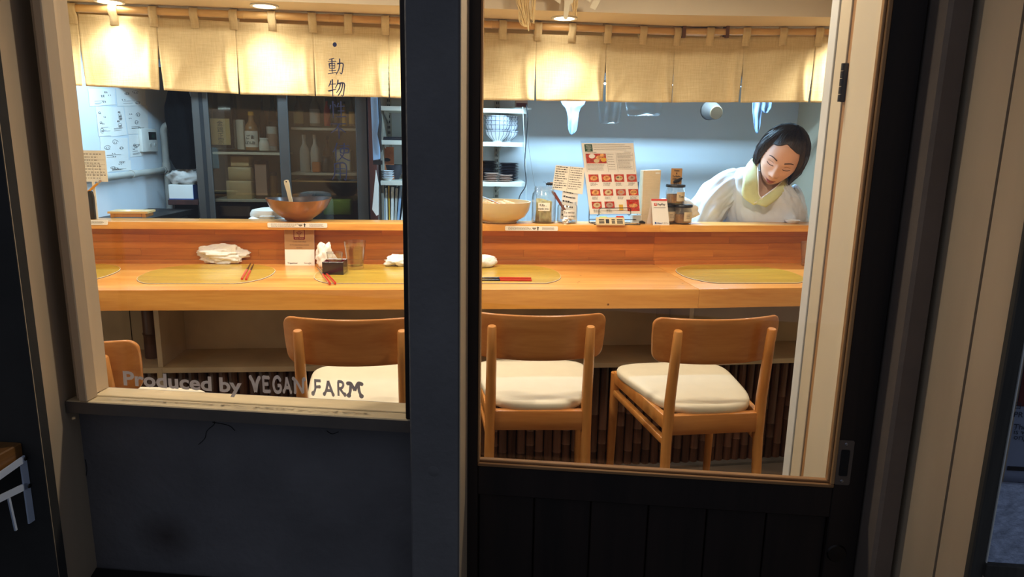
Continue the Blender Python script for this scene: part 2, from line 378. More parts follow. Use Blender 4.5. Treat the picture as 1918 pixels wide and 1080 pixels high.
def text_mb(mb, s, size, x=0, y=0, align='CENTER', bold=0, mat=None, squeeze=1):
    c = bpy.data.curves.new('lettering', 'FONT'); c.body = s; c.size = size; c.align_x = align; c.offset = bold; c.resolution_u = 3
    o = bpy.data.objects.new('lettering', c); COL.objects.link(o); bpy.context.view_layer.update()
    me = bpy.data.meshes.new_from_object(o.evaluated_get(bpy.context.evaluated_depsgraph_get()))
    mt = (mat or Matrix()) @ Matrix.Translation((x, y, 0)) @ Matrix.Diagonal((squeeze, 1, 1, 1)); vs = [mb.bm.verts.new(mt @ v.co) for v in me.vertices]
    for p in me.polygons:
        try: f = mb.bm.faces.new([vs[i] for i in p.vertices]); f.material_index = mb.midx
        except ValueError: pass
    bpy.data.objects.remove(o); bpy.data.curves.remove(c); bpy.data.meshes.remove(me)
def stroke(mb, pts, w, mat, balls=()):
    """a flat brush stroke of changing width through 2-d points"""
    n = len(pts); ws = w if isinstance(w, (list, tuple)) else [w] * n; L = []; R_ = []
    for i, p in enumerate(pts):
        a = Vector(pts[max(i - 1, 0)]); b = Vector(pts[min(i + 1, n - 1)]); t = (b - a).normalized(); q = Vector((-t.y, t.x)) * ws[i] / 2
        L.append(Vector(p) + q); R_.append(Vector(p) - q)
    v = lambda p: mb.bm.verts.new(mat @ Vector((p.x, p.y, 0)))
    L = [v(p) for p in L]; R_ = [v(p) for p in R_]
    for i in range(n - 1): mb.bm.faces.new((L[i], R_[i], R_[i + 1], L[i + 1]))
    for (x, y, r) in balls:
        mb.bm.faces.new([mb.bm.verts.new(mat @ Vector((x + r * math.cos(k * PI / 7), y + r * math.sin(k * PI / 7), 0))) for k in range(14)])
def smooth_path(pts, n=6):
    """Catmull-Rom through the points"""
    P = [Vector(p) for p in pts]; out = []
    for i in range(len(P) - 1):
        a, b, c, d = P[max(i - 1, 0)], P[i], P[i + 1], P[min(i + 2, len(P) - 1)]
        for k in range(n):
            t = k / n; out.append(.5 * ((2 * b) + (c - a) * t + (2 * a - 5 * b + 4 * c - d) * t * t + (3 * b - a - 3 * c + d) * t ** 3))
    out.append(P[-1]); return out
def print_rows(mb, x0, x1, z0, z1, rows, y=-.0006, dens=.75, h=.45, lo=.006, hi=.02, ragged=.3, mat=None):
    """rows of little dashes: print too small to read"""
    mt = mat or Matrix(); dz = (z1 - z0) / rows
    for i in range(rows):
        z = z1 - (i + .5) * dz; x = x0; end = x1 - random.random() * ragged * (x1 - x0)
        while x < end:
            l = min(random.uniform(lo, hi), end - x); q = [mt @ Vector(p) for p in ((x, y, z - dz * h / 2), (x + l, y, z - dz * h / 2), (x + l, y, z + dz * h / 2), (x, y, z + dz * h / 2))]
            mb.quad(*q); x += l + (hi - lo) * (1 - dens) * random.uniform(.6, 1.6)
def plate_rect(mb, x0, x1, z0, z1, y0, y1): return mb.box(x0, x1, y0, y1, z0, z1)

# ================================================================ setting: facade
FL = (F0.x, F0.y, 0); FR = (0, 0, FYAW)
def fbox(name, mat, parts, parent=None, bev=0, **kw):
    b = MB()
    for p in parts: b.box(*p, bev=bev)
    if parent: return b.build(name, mat, parent, **kw)
    return b.build(name, mat, None, FL, FR, **kw)
# ground and room shell
b = MB(); b.box(-5, 5, -3, 1.0, -.06, -.002); structure(b.build('ground', M['street']))
b = MB(); b.prism([(-1.9, 1.0), (1.75, .9), (1.75, 4.6), (-1.9, 4.6)], -.05, 0); structure(b.build('floor', M['floor']))
wf = structure(fbox('wall_front', M['lowpanel'], [(-.66, .02, .05, .13, 0, .779)], smooth=0))
sx, sz = fpx(312, 1005, .05); stain(M['lowpanel'], (sx, .05, sz), (.075, .05, .06), (.42, .36, .34, 1))
for pts in (((398, 783), (402, 793), (388, 806), (384, 820), (372, 832)), ((398, 790), (428, 796), (440, 806)), ((612, 806), (622, 812), (634, 808)), ((160, 860), (163, 880), (158, 905))):
    q_ = [Vector((fpx(x, y, .05)[0], .0497, fpx(x, y, .05)[1])) for x, y in pts]; b = MB(); b.tube(smooth_path(q_, 4), .0008, 4); b.build('crack', M['darkgap'], wf, kind='stuff')
_, zpl = fpx(250, 1066, .05); structure(fbox('wall_plinth', M['darkgap'], [(-.66, .008, -.03, .05, 0, zpl)], bev=.004))
b = MB(); b.box(-1.75, -.657, .05, .074, 0, 2.25); b.box(-.657, -.62, .05, .074, .779, 2.25); b.box(-.657, -.60, .051, .073, .74, .8005); b.box(.79, 2.1, .062, .13, 0, 2.25); b.box(-.62, .79, .03, .13, 1.78, 2.25)
structure(b.build('wall_facade', M['plaster'], None, FL, FR, smooth=0))
b = MB(); b.prism([(-.608, -.1), (-.656, .052), (-.72, .052), (-.72, -.098)], 0, 1.95); structure(b.build('wall_recess_left', M['beige'], None, FL, FR, smooth=0))
structure(fbox('wall_outer_left', M['darkwall'], [(-1.75, -.6085, -.1012, -.08, 0, 1.95)], smooth=0))
# middle post
p = MB(); p.box(.008, .0925, -.03, .125, 0, 1.95, bev=.003); post = structure(p.build('pillar', M['slate'], None, FL, FR))
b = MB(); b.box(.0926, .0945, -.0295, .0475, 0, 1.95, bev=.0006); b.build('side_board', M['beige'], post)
b = MB(); sx, sz = fpx(812, 882, -.03); b.lathe([(0, 0), (.0085, 0), (.0095, -.0004), (.0095, -.003), (0, -.003)], 20, mat=Matrix.Translation((sx, -.0305, sz)) @ Matrix.Rotation(PI / 2, 4, 'X')); b.build('plug', M['slate'], post)
# window_1: sill, jambs, pane, lettering
win = structure(thing('window_1', 'x', 'x', FL, FYAW)); del win['label']; del win['category']
b = MB(); b.box(-.637, .008, -.001, .0285, .779, .801, bev=.0015); b.build('sill_board', M['sillpaint'], win)
b = MB(); b.box(-.6372, .008, -.0024, -.0008, .778, .7995); b.build('sill_front', M['nose'], win)
b = MB(); b.box(-.606, .008, .032, .074, .772, .8015, bev=.0015); b.build('sill_board', M['sillpaint'], win)
b = MB(); b.box(-.60, .008, .026, .034, .774, .797); b.build('glazing_groove', M['darkgap'], win)
b = MB(); b.box(-.6255, -.609, .012, .05, .8, 1.78, bev=.001); b.build('frame_backing', M['beige'], win)
b = MB(); b.box(-.610, -.594, -.003, .0265, .8015, 1.78, bev=.0015); b.build('frame_strip', M['beige'], win)
b = MB(); b.box(-.614, -.6058, .0325, .074, .8015, 1.78, bev=.001); b.build('window_jamb', M['beige'], win)
b = MB(); b.box(-.007, .010, .002, .074, .8015, 1.78, bev=.001); b.build('window_jamb', M['doorwood'], win)
b = MB(); b.box(-.60, .0, .0285, .0315, .796, 1.78); pane = b.build('pane', M['pane'], win, smooth=0)
# vinyl writing on the pane
GL = {'動': [[(44, 4), (12, 12)], [(3, 24), (55, 22)], [(12, 34), (13, 62)], [(12, 35), (46, 33), (45, 62)], [(13, 48), (45, 47)], [(13, 62), (45, 61)], [(29, 9), (29, 88)], [(8, 75), (51, 73)], [(2, 93), (56, 86)], [(60, 36), (95, 34), (93, 65), (86, 92), (75, 85)], [(76, 6), (75, 40), (68, 70), (52, 97)]],
      '物': [[(18, 10), (14, 25), (4, 42)], [(14, 30), (46, 27)], [(27, 3), (27, 98)], [(2, 66), (48, 55)], [(60, 5), (55, 28), (42, 50)], [(58, 25), (94, 24), (92, 60), (85, 91), (75, 86)], [(72, 26), (66, 50), (48, 75)], [(85, 26), (78, 58), (56, 92)]],
      '性': [[(22, 2), (22, 98)], [(8, 24), (4, 48)], [(32, 20), (38, 36)], [(56, 12), (46, 38)], [(50, 32), (92, 30)], [(70, 3), (70, 90)], [(50, 58), (90, 57)], [(40, 92), (98, 90)]],
      '不': [[(4, 14), (96, 12)], [(54, 14), (36, 42), (4, 66)], [(52, 32), (52, 98)], [(60, 38), (92, 62)]],
      '使': [[(28, 3), (18, 30), (3, 52)], [(20, 34), (20, 98)], [(34, 18), (96, 16)], [(44, 32), (46, 56)], [(44, 33), (88, 31), (86, 55)], [(46, 55), (86, 54)], [(66, 4), (64, 50), (52, 75), (30, 97)], [(42, 62), (60, 80), (97, 96)]],
      '用': [[(20, 8), (20, 55), (14, 80), (4, 98)], [(20, 9), (85, 8), (85, 96), (74, 90)], [(20, 36), (84, 35)], [(20, 62), (84, 61)], [(52, 9), (52, 92)]]}
vd = .0275
for i, (ch, px, py, h) in enumerate((('動', 628.5, 124, 33), ('物', 630.5, 165, 35), ('性', 632.5, 205, 33), ('不', 634, 244, 33), ('使', 639.5, 284.5, 36), ('用', 636.5, 320.5, 33))):
    s0, z0 = fpx(px, py - h / 2, vd); s1, z1 = fpx(px, py + h / 2, vd); k = (z0 - z1) / 100
    mt = Matrix.Translation(((s0 + s1) / 2 - 50 * k, vd, z0)) @ Matrix(((k, 0, 0, 0), (0, 0, 1, 0), (0, -k, 0, 0), (0, 0, 0, 1)))
    b = MB()
    for st in GL[ch]:
        pts = smooth_path([(x, y, 0) for x, y in st], 5) if len(st) > 2 and not (ch in '動' and st[0] == (12, 35)) else [Vector((x, y, 0)) for x, y in st]
        n = len(pts); horiz = abs(st[0][1] - st[-1][1]) < 9
        w_ = [(4.2 if horiz else 6.4) * (1.25 - .55 * (j / (n - 1)) if not horiz else .85 + .4 * (j / (n - 1))) for j in range(n)]
        stroke(b, [(p.x, p.y) for p in pts], w_, mt)
    b.build('lettering', M['vinyldark'], pane, smooth=0)
s0, z0 = fpx(627, 83.5, vd); b = MB()
b.bm.faces.new([b.bm.verts.new((s0 + .0034 * math.cos(k * PI / 10), vd, z0 + .0036 * math.sin(k * PI / 10))) for k in range(20)]); b.build('lettering', M['vinyldark'], pane, smooth=0)
(sa, za), (sb, zb) = fpx(230, 720, vd), fpx(452, 735.5, vd)
b = MB(); ang = math.atan2(zb - za, sb - sa)
text_mb(b, 'Produced by', .0375, 0, 0, 'LEFT', .0011, Matrix.Translation((sa, vd, za)) @ Matrix.Rotation(-ang, 4, 'Y') @ RX)
wd = max(v.co.x for v in b.bm.verts) - min(v.co.x for v in b.bm.verts); k = (sb - sa) / wd
for v in b.bm.verts: v.co.x = sa + (v.co.x - sa) * k
b.build('lettering', M['vinyl'], pane, smooth=0)
DECO = {'V': ([[(12, 84), (30, 60), (48, 4)], [(48, 4), (62, 55), (84, 88)]], [(12, 86, 13), (84, 86, 11)], 24), 'E': ([[(18, 4), (18, 96)], [(18, 90), (78, 88)], [(18, 50), (66, 52)], [(18, 10), (80, 10)]], [(74, 86, 9), (76, 12, 10)], 20),
        'G': ([[(82, 78), (60, 94), (30, 84), (16, 50), (28, 16), (56, 8), (80, 20), (80, 44), (54, 46)]], [(80, 78, 11)], 20), 'A': ([[(14, 14), (30, 40), (46, 94)], [(46, 94), (66, 50), (84, 10)], [(30, 36), (70, 36)]], [(12, 14, 13), (84, 12, 12)], 19),
        'N': ([[(22, 8), (22, 84)], [(14, 90), (40, 66), (80, 8)], [(80, 8), (84, 90)]], [(12, 88, 11), (92, 88, 12), (20, 10, 9)], 17), 'F': ([[(18, 14), (36, 40), (38, 90)], [(30, 92), (86, 92)], [(38, 54), (76, 56)]], [(16, 14, 15), (74, 56, 11)], 18),
        'R': ([[(30, 6), (30, 92)], [(26, 92), (60, 92), (76, 76), (62, 56), (34, 50)], [(46, 50), (70, 26), (86, 14)]], [(86, 16, 14)], 18), 'M': ([[(14, 12), (24, 40), (28, 88)], [(12, 88), (30, 84), (50, 42)], [(50, 42), (70, 88), (90, 88)], [(72, 86), (76, 40), (88, 12)]], [(14, 12, 14), (12, 84, 12), (90, 84, 12), (88, 12, 14)], 17)}
for word, pxs, base0, base1, hpx in (('VEGAN', [468, 491, 510, 530, 548, 573], 734.5, 738.5, 33), ('FARM', [583, 605, 628, 649, 681], 740.5, 745, 31)):
    for i, ch in enumerate(word):
        t = (pxs[i] - pxs[0]) / (pxs[-1] - pxs[0]); by = base0 + (base1 - base0) * t
        s0, z0 = fpx(pxs[i], by, vd); s1, _ = fpx(pxs[i + 1], by, vd); _, z1 = fpx(pxs[i], by - hpx, vd)
        kx, kz = (s1 - s0) / 100, (z1 - z0) / 100
        mt = Matrix(((kx, 0, 0, s0), (0, 0, 1, vd - .0001 * i), (0, kz, 0, z0), (0, 0, 0, 1))); b = MB(); ln, balls, wd = DECO[ch]
        for st in ln:
            pts = smooth_path([(x, y, 0) for x, y in st], 5) if len(st) > 2 else [Vector((x, y, 0)) for x, y in st]; stroke(b, [(p.x, p.y) for p in pts], wd, mt)
        stroke(b, [(0, 0), (.1, .1)], .1, mt, balls); b.build('lettering', M['vinyl'], pane, smooth=0)

# door_1: sliding door with a large pane
door = structure(thing('door_1', 'x', 'x', FL, FYAW)); del door['label']; del door['category']
dz = .700
fbox('light_block_panel', M['doorwood'], [(.1135, .735, .0725, .078, .09, .642)], door)  # unseen sheet added behind the planks to stop light leaking through the seams
fbox('stile', M['doorwood'], [(.055, .1135, .048, .08, 0, 1.78)], door, .0015); fbox('stile', M['doorwood'], [(.735, .787, .048, .08, 0, 1.78)], door, .0015)
fbox('rail', M['doorwood'], [(.1135, .735, .048, .08, .642, dz)], door, .0015); fbox('rail', M['doorwood'], [(.1135, .735, .048, .08, 1.7, 1.78)], door); fbox('rail', M['doorwood'], [(.1135, .735, .048, .08, 0, .09)], door)
for i in range(6): fbox('plank', M['doorwood'], [(.1135 + i * .10360 + .0012, .1135 + (i + 1) * .1036 - .0012, .058, .072, .09, .642)], door, .0015)
fbox('glazing_bead', M['bead'], [(.1135, .735, .044, .058, dz, dz + .0065), (.1155, .733, .049, .060, dz + .0065, dz + .0115)], door, .0012)
fbox('glazing_bead', M['beadz'], [(.7285, .735, .044, .058, dz + .0065, 1.7), (.724, .7285, .049, .060, dz + .0115, 1.7)], door, .0012)
fbox('glazing_bead', M['beadz'], [(.1135, .1165, .046, .060, dz + .0065, 1.7)], door)
fbox('pane', M['pane'], [(.115, .733, .0605, .0635, dz, 1.71)], door, smooth=0)
s0, z0 = fpx(1581, 866, .047); b = MB(); b.prism(rounded(.026, .082, .003, 3), 0, .0015, Matrix.Translation((s0, .0478, z0)) @ RX); pull = b.build('door_pull', M['pull'], door)
b = MB(); b.prism(rounded(.014, .048, .002, 3), 0, .0008, Matrix.Translation((s0, .0460, z0)) @ RX); b.build('finger_recess', M['darkgap'], pull)
for q in (-.034, .034): b = MB(); b.lathe([(0, .001), (.0025, .0006), (.003, 0), (0, 0)], 10, mat=Matrix.Translation((s0, .0461, z0 + q)) @ RX); b.build('screw', M['steel'], pull)
s0, z0 = fpx(1567, 1036, .047); b = MB(); b.lathe([(0, .004), (.008, .003), (.015, .003), (.017, 0), (0, 0)], 22, mat=Matrix.Translation((s0, .0475, z0)) @ RX); b.build('lock_cover', M['darksteel'], door)
# frame posts right of the door
b = MB(); b.prism([(.789, .062), (.794, .004), (.800, 0), (.826, 0), (.826, .062)], 0, 1.95); structure(b.build('trim_door_post', M['postpaint'], None, FL, FR, smooth=20))
b = MB(); b.prism([(.8335, .062), (.838, -.1), (.95, -.1), (.95, .062)], 0, 1.95); structure(b.build('wall_recess_right', M['beige'], None, FL, FR, smooth=0))
b = MB(); b.prism([(.838, -.1065), (.8385, -.174), (.86, -.174), (.95, -.1065)], 0, 1.95); structure(b.build('trim_outer_board', M['beige'], None, FL, FR, smooth=0))
b = MB(); b.prism([(.8425, -.098), (.8425, -.109), (.95, -.109), (.95, -.098)], 0, 1.95); structure(b.build('trim_groove', M['darkgap'], None, FL, FR, smooth=0))
b = MB(); b.box(.838, .857, -.186, -.173, .2, 1.95, bev=.002); structure(b.build('trim_weathered', M['weathered'], None, FL, FR))
b = MB(); b.box(.87, 1.4, -.12, -.06, 0, 1.95); structure(b.build('wall_outer_right', M['darkwall'], None, FL, FR, smooth=0))
# neighbouring window with a poster behind it
w2 = structure(thing('window_2', 'x', 'x', FL, FYAW)); del w2['label']; del w2['category']
_, zt = fpx(1880, 540, -.19); _, zf = fpx(1880, 908, -.19); _, zb_ = fpx(1880, 1058, -.19)
b = MB(); b.box(.857, .8585, -.187, -.174, zb_, 1.9); b.build('frame_edge', M['white'], w2)
b = MB(); b.box(.8585, 1.3, -.184, -.180, zf, 1.9); b.build('pane', M['pane'], w2, smooth=0)
b = MB(); b.box(.8585, 1.3, -.184, -.178, zb_, zf - .001); b.build('frosted_pane', M['frost'], w2, smooth=0)
b = MB(); b.box(.855, 1.3, -.193, -.173, zb_ - .02, zb_, bev=.001); b.build('bottom_rail', M['weathered'], w2)
b = MB(); b.box(.8585, 1.3, -.15, -.125, zf - .02, 1.9); b.build('backing_board', M['darkwall'], w2, smooth=0)
sp, zp = fpx(1880, 900, -.16); st, ztp = fpx(1885, 560, -.16)
b = MB(); b.box(sp - .003, sp + .35, -.162, -.1605, zp, ztp + .1); po = b.build('printed_poster', M['posterblue'], None, FL, FR, smooth=0); tag(po, 'blue-grey printed poster behind the neighbouring glass at the right edge', 'poster')
q = MB(); s1, z1 = fpx(1905, 760, -.163); s2, z2 = fpx(1905, 640, -.163); q.box(s1, s1 + .1, -.1635, -.163, z1, z2); q.build('printed_picture', M['darkred'], po, smooth=0)
q = MB()
for tx, py in (('The', 803), ('is wi', 812), ('origin', 822), ('日', 764), ('PR', 780)):
    s1, z1 = fpx(1897, py, -.163); text_mb(q, tx, .011, s1, 0, 'LEFT', 0, Matrix.Translation((0, -.1638, z1)) @ RX)
q.build('lettering', M['postertext'], po, smooth=0)
q = MB(); s1, z1 = fpx(1886, 880, -.163); q.box(s1, s1 + .1, -.1637, -.163, z1, z1 + .006); q.build('printed_bar', M['ink'], po, smooth=0)

# folding shelf: fixed to the outer wall, reaching towards the street
s0 = fpx(45, 850, -.1015)[0]; SO = fw(s0, -.1015, 0)
sh = thing('folding_shelf', 'brown wooden folding shelf on a white steel bracket, low on the dark left wall', 'shelf', SO, FYAW)
def spx(px, py):
    q = on_plane(px, py, SO.xy, FYAW + PI / 2) - SO; return Vector((0, q.xy.dot(FN), q.z))
zt_a, zb_a = spx(45, 826).z, spx(45, 868).z
b = MB(); b.box(-.45, .0, -.30, -.001, zb_a, zt_a, bev=.002); b.build('shelf_board', wood('shelf_wood', (150, 104, 56), (104, 66, 32), 'Y'), sh)
M['steelwhite'] = paint('white_coated_steel', (206, 218, 240), .4, .03)
def bar(p, q, name='bracket_arm', wd=.0115, x=.0015):
    a, c = (spx(*p) if isinstance(p, tuple) else p), (spx(*q) if isinstance(q, tuple) else q); a.x = c.x = x; d = (c - a).normalized(); nn = Vector((0, -d.z, d.y)) * wd / 2
    m = MB(); v = [m.bm.verts.new(k + Vector((o, 0, 0))) for o in (0, .003) for k in (a + nn, a - nn, c - nn, c + nn)]
    for f in ((0, 1, 2, 3), (7, 6, 5, 4), (0, 4, 5, 1), (1, 5, 6, 2), (2, 6, 7, 3), (3, 7, 4, 0)): m.bm.faces.new([v[k] for k in f])
    return m.build(name, M['steelwhite'], sh, smooth=0)
a1, a2, a3 = spx(42, 856), spx(48, 908), spx(60, 974); a1.y = a2.y = a3.y = -.007
bar(Vector(a1), Vector(a3), 'bracket_leg', .0125, .0015)
bar(Vector(a2), Vector((0, -.16, a2.z + .016))); bar(Vector(a1), Vector((0, -.16, a2.z + .034)), x=.005)
bar(Vector((0, -.045, a2.z - .002)), Vector((0, -.040, a3.z + .004)), 'bracket_leg', .004)
for q in (a1, a2): b = MB(); b.lathe([(0, .002), (.003, .0015), (.004, 0), (0, 0)], 12, mat=Matrix.Translation((.0085, q.y, q.z)) @ Matrix.Rotation(PI / 2, 4, 'Y')); b.build('rivet', M['darksteel'], sh)

# ================================================================ setting: inside
structure(fbox('trim_cupboard_panel', M['plaster'], [(.741, .80, .092, .215, 0, 2.0)], bev=.001))
structure(fbox('trim_jamb_edge', M['beadz'], [(.7425, .80, .2165, .232, 0, 2.0)], bev=.001))
structure(fbox('trim_jamb', M['plaster'], [(.740, .80, .2335, .288, 0, 2.0)], bev=.001))
structure(fbox('trim_jamb_post', M['white'], [(.737, .80, .2895, .33, 0, 2.0)], bev=.001))
_, za = fpx(1575, 191, .226); _, zb2 = fpx(1575, 118, .226)
hg = MB(); hg.box(.7355, .7425, .2215, .229, za, zb2, bev=.001)
for k in range(5): hg.cyl((.7352, .2255, za + (zb2 - za) * (k + .04) / 5), (.7352, .2255, za + (zb2 - za) * (k + .96) / 5), .0042, seg=10)
tag(hg.build('door_hinge', M['darksteel'], None, FL, FR), 'dark steel butt hinge on the cream inner jamb at the right', 'hinge')
structure(MB().box(-1.86, -1.8, 1.2, 4.5, 0, 2.2).build('wall_left', M['kitchenwall'], smooth=0))
structure(MB().box(1.62, 1.7, 1.0, 4.5, 0, 2.2).build('wall_right', M['plaster'], smooth=0))
CL, CR = (CA.x, CA.y, 0), (0, 0, CYAW)
structure(MB().box(-1.2, 3.2, 1.62, 1.70, 0, 2.2).build('wall_back', M['kitchenwall'], None, CL, CR, smooth=0))
structure(MB().box(-1.9, 1.75, 1.0, 4.55, 2.2, 2.26).build('ceiling', M['plaster'], smooth=0))
b = MB(); b.prism([(-.5, .165), (1.9, .148), (2.95, .03), (2.95, .33), (1.95, .41), (-.5, .412)], 1.71, 2.195); structure(b.build('ceiling_soffit', M['plaster'], None, CL, CR, smooth=0))
b = MB(); b.prism([(-.5, .413), (1.95, .411), (2.95, .331), (2.95, .36), (1.95, .44), (-.5, .442)], 1.645, 2.195); structure(b.build('trim_beam', M['rodbamboo'], None, CL, CR, smooth=0))
# downlights in the soffit
for i, (s_, n_, lb) in enumerate(((.008, .256, 'recessed downlight above the leftmost noren panel, cut by the top'), (.514, .236, 'recessed white downlight above the noren in the left window'), (1.541, .273, 'recessed downlight behind the hanging paper streamer in the right window'))):
    t = thing('downlight', lb, 'downlight', cn(s_, n_, 1.7095), CYAW, 'downlights in the soffit')
    b = MB(); b.lathe([(.036, .0005), (.046, .0005), (.047, -.003), (.044, -.005), (.037, -.004), (.036, 0)], 28); b.build('trim_ring', M['white'], t)
    b = MB(); b.lathe([(0, -.0012), (.034, -.0012), (.036, -.0004), (0, -.0004)], 28); b.build('glowing_disc', M['lightdisc'], t)
# kitchen lamp housing (shades the upper wall)
for s0, s1, lb in ((1.15, 2.55, 'long slim kitchen strip lamp hidden behind the noren, right end'), (-.28, .38, 'short slim kitchen strip lamp hidden behind the noren, left end')):
    t = thing('strip_lamp', lb, 'lamp', cn((s0 + s1) / 2, (.85 if s0 > 0 else .80), 1.62), CYAW); h = (s1 - s0) / 2
    b = MB(); b.box(-h, h, -.03, .12, 0, .012); b.box(-h, h, .118, .122, -.058, 0); b.box(-h, h, -.032, -.028, -.04, 0); b.build('reflector', M['darkgap'], t)
    for x in (-h * .8, h * .8): b = MB(); b.cyl((x, 0, .012), (x, 0, .575), .006, seg=8); b.build('stem', M['steel'], t)

# ================================================================ bar counter
bar_ = thing('bar_counter', 'long honey-coloured wooden bar counter with a raised shelf, bamboo below', 'counter', CL, CYAW)
def off(n, ext=(-.45, .55)):
    """counter line shifted by n: left end, bend, right end (counter frame)"""
    a2 = CYAW2 - CYAW; B = Vector(((CB - CA).length, 0)); u2 = Vector((math.cos(a2), math.sin(a2))); n2 = Vector((-u2.y, u2.x))
    k = math.tan(a2 / 2); bend = Vector((B.x - n * k, n)); R = B + u2 * ((CC - CB).length + ext[1]) + n2 * n
    return Vector((ext[0], n)), bend, R
def seg_prism(name, n0, n1, z0, z1, mat, gap=.0004, bev=.002, which=(0, 1), parent=bar_, ext=(-.45, .55)):
    a, c = off(n0, ext), off(n1, ext); out = []
    for i in which:
        b = MB(); g = Vector((gap, 0)); q = [a[i] + (g if i else Vector((0, 0))), a[i + 1] - (g if not i else Vector((0, 0))), c[i + 1] - (g if not i else Vector((0, 0))), c[i] + (g if i else Vector((0, 0)))]
        b.prism([(p.x, p.y) for p in q], z0, z1, bev=bev); out.append(b.build(name, mat, parent, smooth=40))
    return out
ZC, ZS = .782, .952
seg_prism('worktop', 0, .53, .713, ZC, M['counter'], bev=.004)
seg_prism('ledge_strip', .498, .512, ZC, ZC + .016, M['plank'])
seg_prism('upper_shelf', .45, .58, .925, ZS, M['counter'], bev=.003)
a, c = off(.512), off(.525); rnd = random.Random(4)
for i in (0, 1):
    L = (a[i + 1] - a[i]).length; d = (a[i + 1] - a[i]).normalized(); nn = Vector((-d.y, d.x)); ang = math.atan2(d.y, d.x)
    for r in range(5):
        x = -rnd.uniform(0, .4); z0 = ZC + r * .0286
        while x < L:
            l = rnd.uniform(.35, .8); x0, x1 = max(x, 0), min(x + l, L)
            if x1 - x0 > .01:
                m = MB(); m.box(-(x1 - x0) / 2 + .0002, (x1 - x0) / 2 - .0002, 0, .014, .0001, .0285, bev=.0003); p = a[i] + d * (x0 + x1) / 2
                m.build('plank', M['plank'], bar_, (p.x, p.y, z0), (0, 0, ang), smooth=0)
            x += l
# recess below: back panel, ledge, dividers, bamboo screen
seg_prism('recess_panel', .43, .445, .44, .713, M['niche'], bev=0)
seg_prism('recess_ledge', .195, .43, .432, .452, M['niche'], bev=.002)
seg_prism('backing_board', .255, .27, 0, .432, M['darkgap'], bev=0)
for px in (293, 1295):
    p = cpx(px, 600, .20); s_ = (p.xy - CA).dot(CU); b = MB(); b.box(s_ - .009, s_ + .009, .2, .43, .452, .713, bev=.001); b.build('divider', M['niche'], bar_)
    if px < 400: b = MB(); b.box(s_ - .012, s_ + .006, .194, .21, .02, .45); b.build('divider_post', M['niche'], bar_)
p = cpx(277, 620, .30); s_ = (p.xy - CA).dot(CU); b = MB(); b.tube([(s_, .33, .452), (s_, .33, .54), (s_, .33, .546), (s_, .33, .552), (s_, .33, .64), (s_, .33, .646), (s_, .33, .712)], [.03, .029, .032, .029, .029, .031, .029], 14); b.build('bamboo_post', M['bamboo'], bar_)
p = cpx(244, 620, .42); s_ = (p.xy - CA).dot(CU); b = MB(); b.box(s_ - .001, s_ + .001, .427, .4305, .452, .712); b.build('panel_joint', M['darkgap'], bar_)
bam = []
for v in range(4):
    b = MB(); pts = []; rr = []; zz = .012; 
    nodes = sorted(random.uniform(.05, .40) for _ in range(2))
    for z in sorted([0.01, .43] + [q for nd in nodes for q in (nd - .004, nd, nd + .004)]):
        pts.append((0, 0, z)); rr.append(.0188 if z in nodes else .0174)
    b.tube(pts, rr, 10, caps=False); bam.append(b)
bam = [b.build('bamboo_pole', M['bamboo'], bar_) for b in bam]
a = off(.24); k = 0; first = set()
for i in (0, 1):
    d = (a[i + 1] - a[i]).normalized(); L = (a[i + 1] - a[i]).length; x = .018
    while x < L:
        p = a[i] + d * x; v = k % 4
        if v in first: o = bam[v].copy(); COL.objects.link(o)
        else: o = bam[v]; first.add(v)
        o.location = (p.x, p.y, 0); o.rotation_euler = (0, 0, k * 1.7); x += .0362; k += 1
seg_prism('concrete_kerb', .20, .262, 0, .012, M['concrete'], bev=.002)
# notice strips stuck on the shelf edge
def strip_label(pxa, pxb, pyc, lab, tilt=0):
    pa, pb = cpx(pxa, pyc, .4485), cpx(pxb, pyc, .4485); L = (pb - pa).length; mid = (pa + pb) / 2
    o = MB(); o.prism(rounded(L, .0185, .004, 3), 0, .0008, RX); r = o.build('edge_notice', M['paper'], None, mid, (0, tilt, CYAW), smooth=0); tag(r, lab, 'notice', 'notices on the shelf edge')
    q = MB(); print_rows(q, -L * .44, L * .02, -.0065, .0065, 3, -.0010, .7, .4, .003, .008, .3); print_rows(q, L * .2, L * .44, -.006, .006, 3, -.0010, .8, .42, .003, .007, .1); q.build('printed_text', M['greyink'], r, smooth=0, kind='stuff')
    q = MB(); x = L * .12; q.quad((x - .002, -.001, -.007), (x + .002, -.001, -.007), (x + .002, -.001, .002), (x - .002, -.001, .002)); q.bm.faces.new([q.bm.verts.new(v) for v in ((x - .005, -.001, .001), (x + .005, -.001, .001), (x, -.001, .008))]); q.build('arrow_mark', M['ink'], r, smooth=0)
    q = MB(); x = L * .05; q.bm.faces.new([q.bm.verts.new((x + .008 * math.cos(PI + k * PI / 10), -.001, .003 + .008 * math.sin(PI + k * PI / 10))) for k in range(11)]); q.build('bowl_mark', M['greyink'], r, smooth=0)
    return r
strip_label(501, 613, 421.5, 'white printed notice strip with an arrow on the shelf edge below the bronze bowl')
strip_label(946, 1045, 427.5, 'white printed notice strip with an arrow on the shelf edge below the tan bowl')
strip_label(80, 202, 416, 'white notice strip with a peeling corner on the shelf edge below the wooden tray')

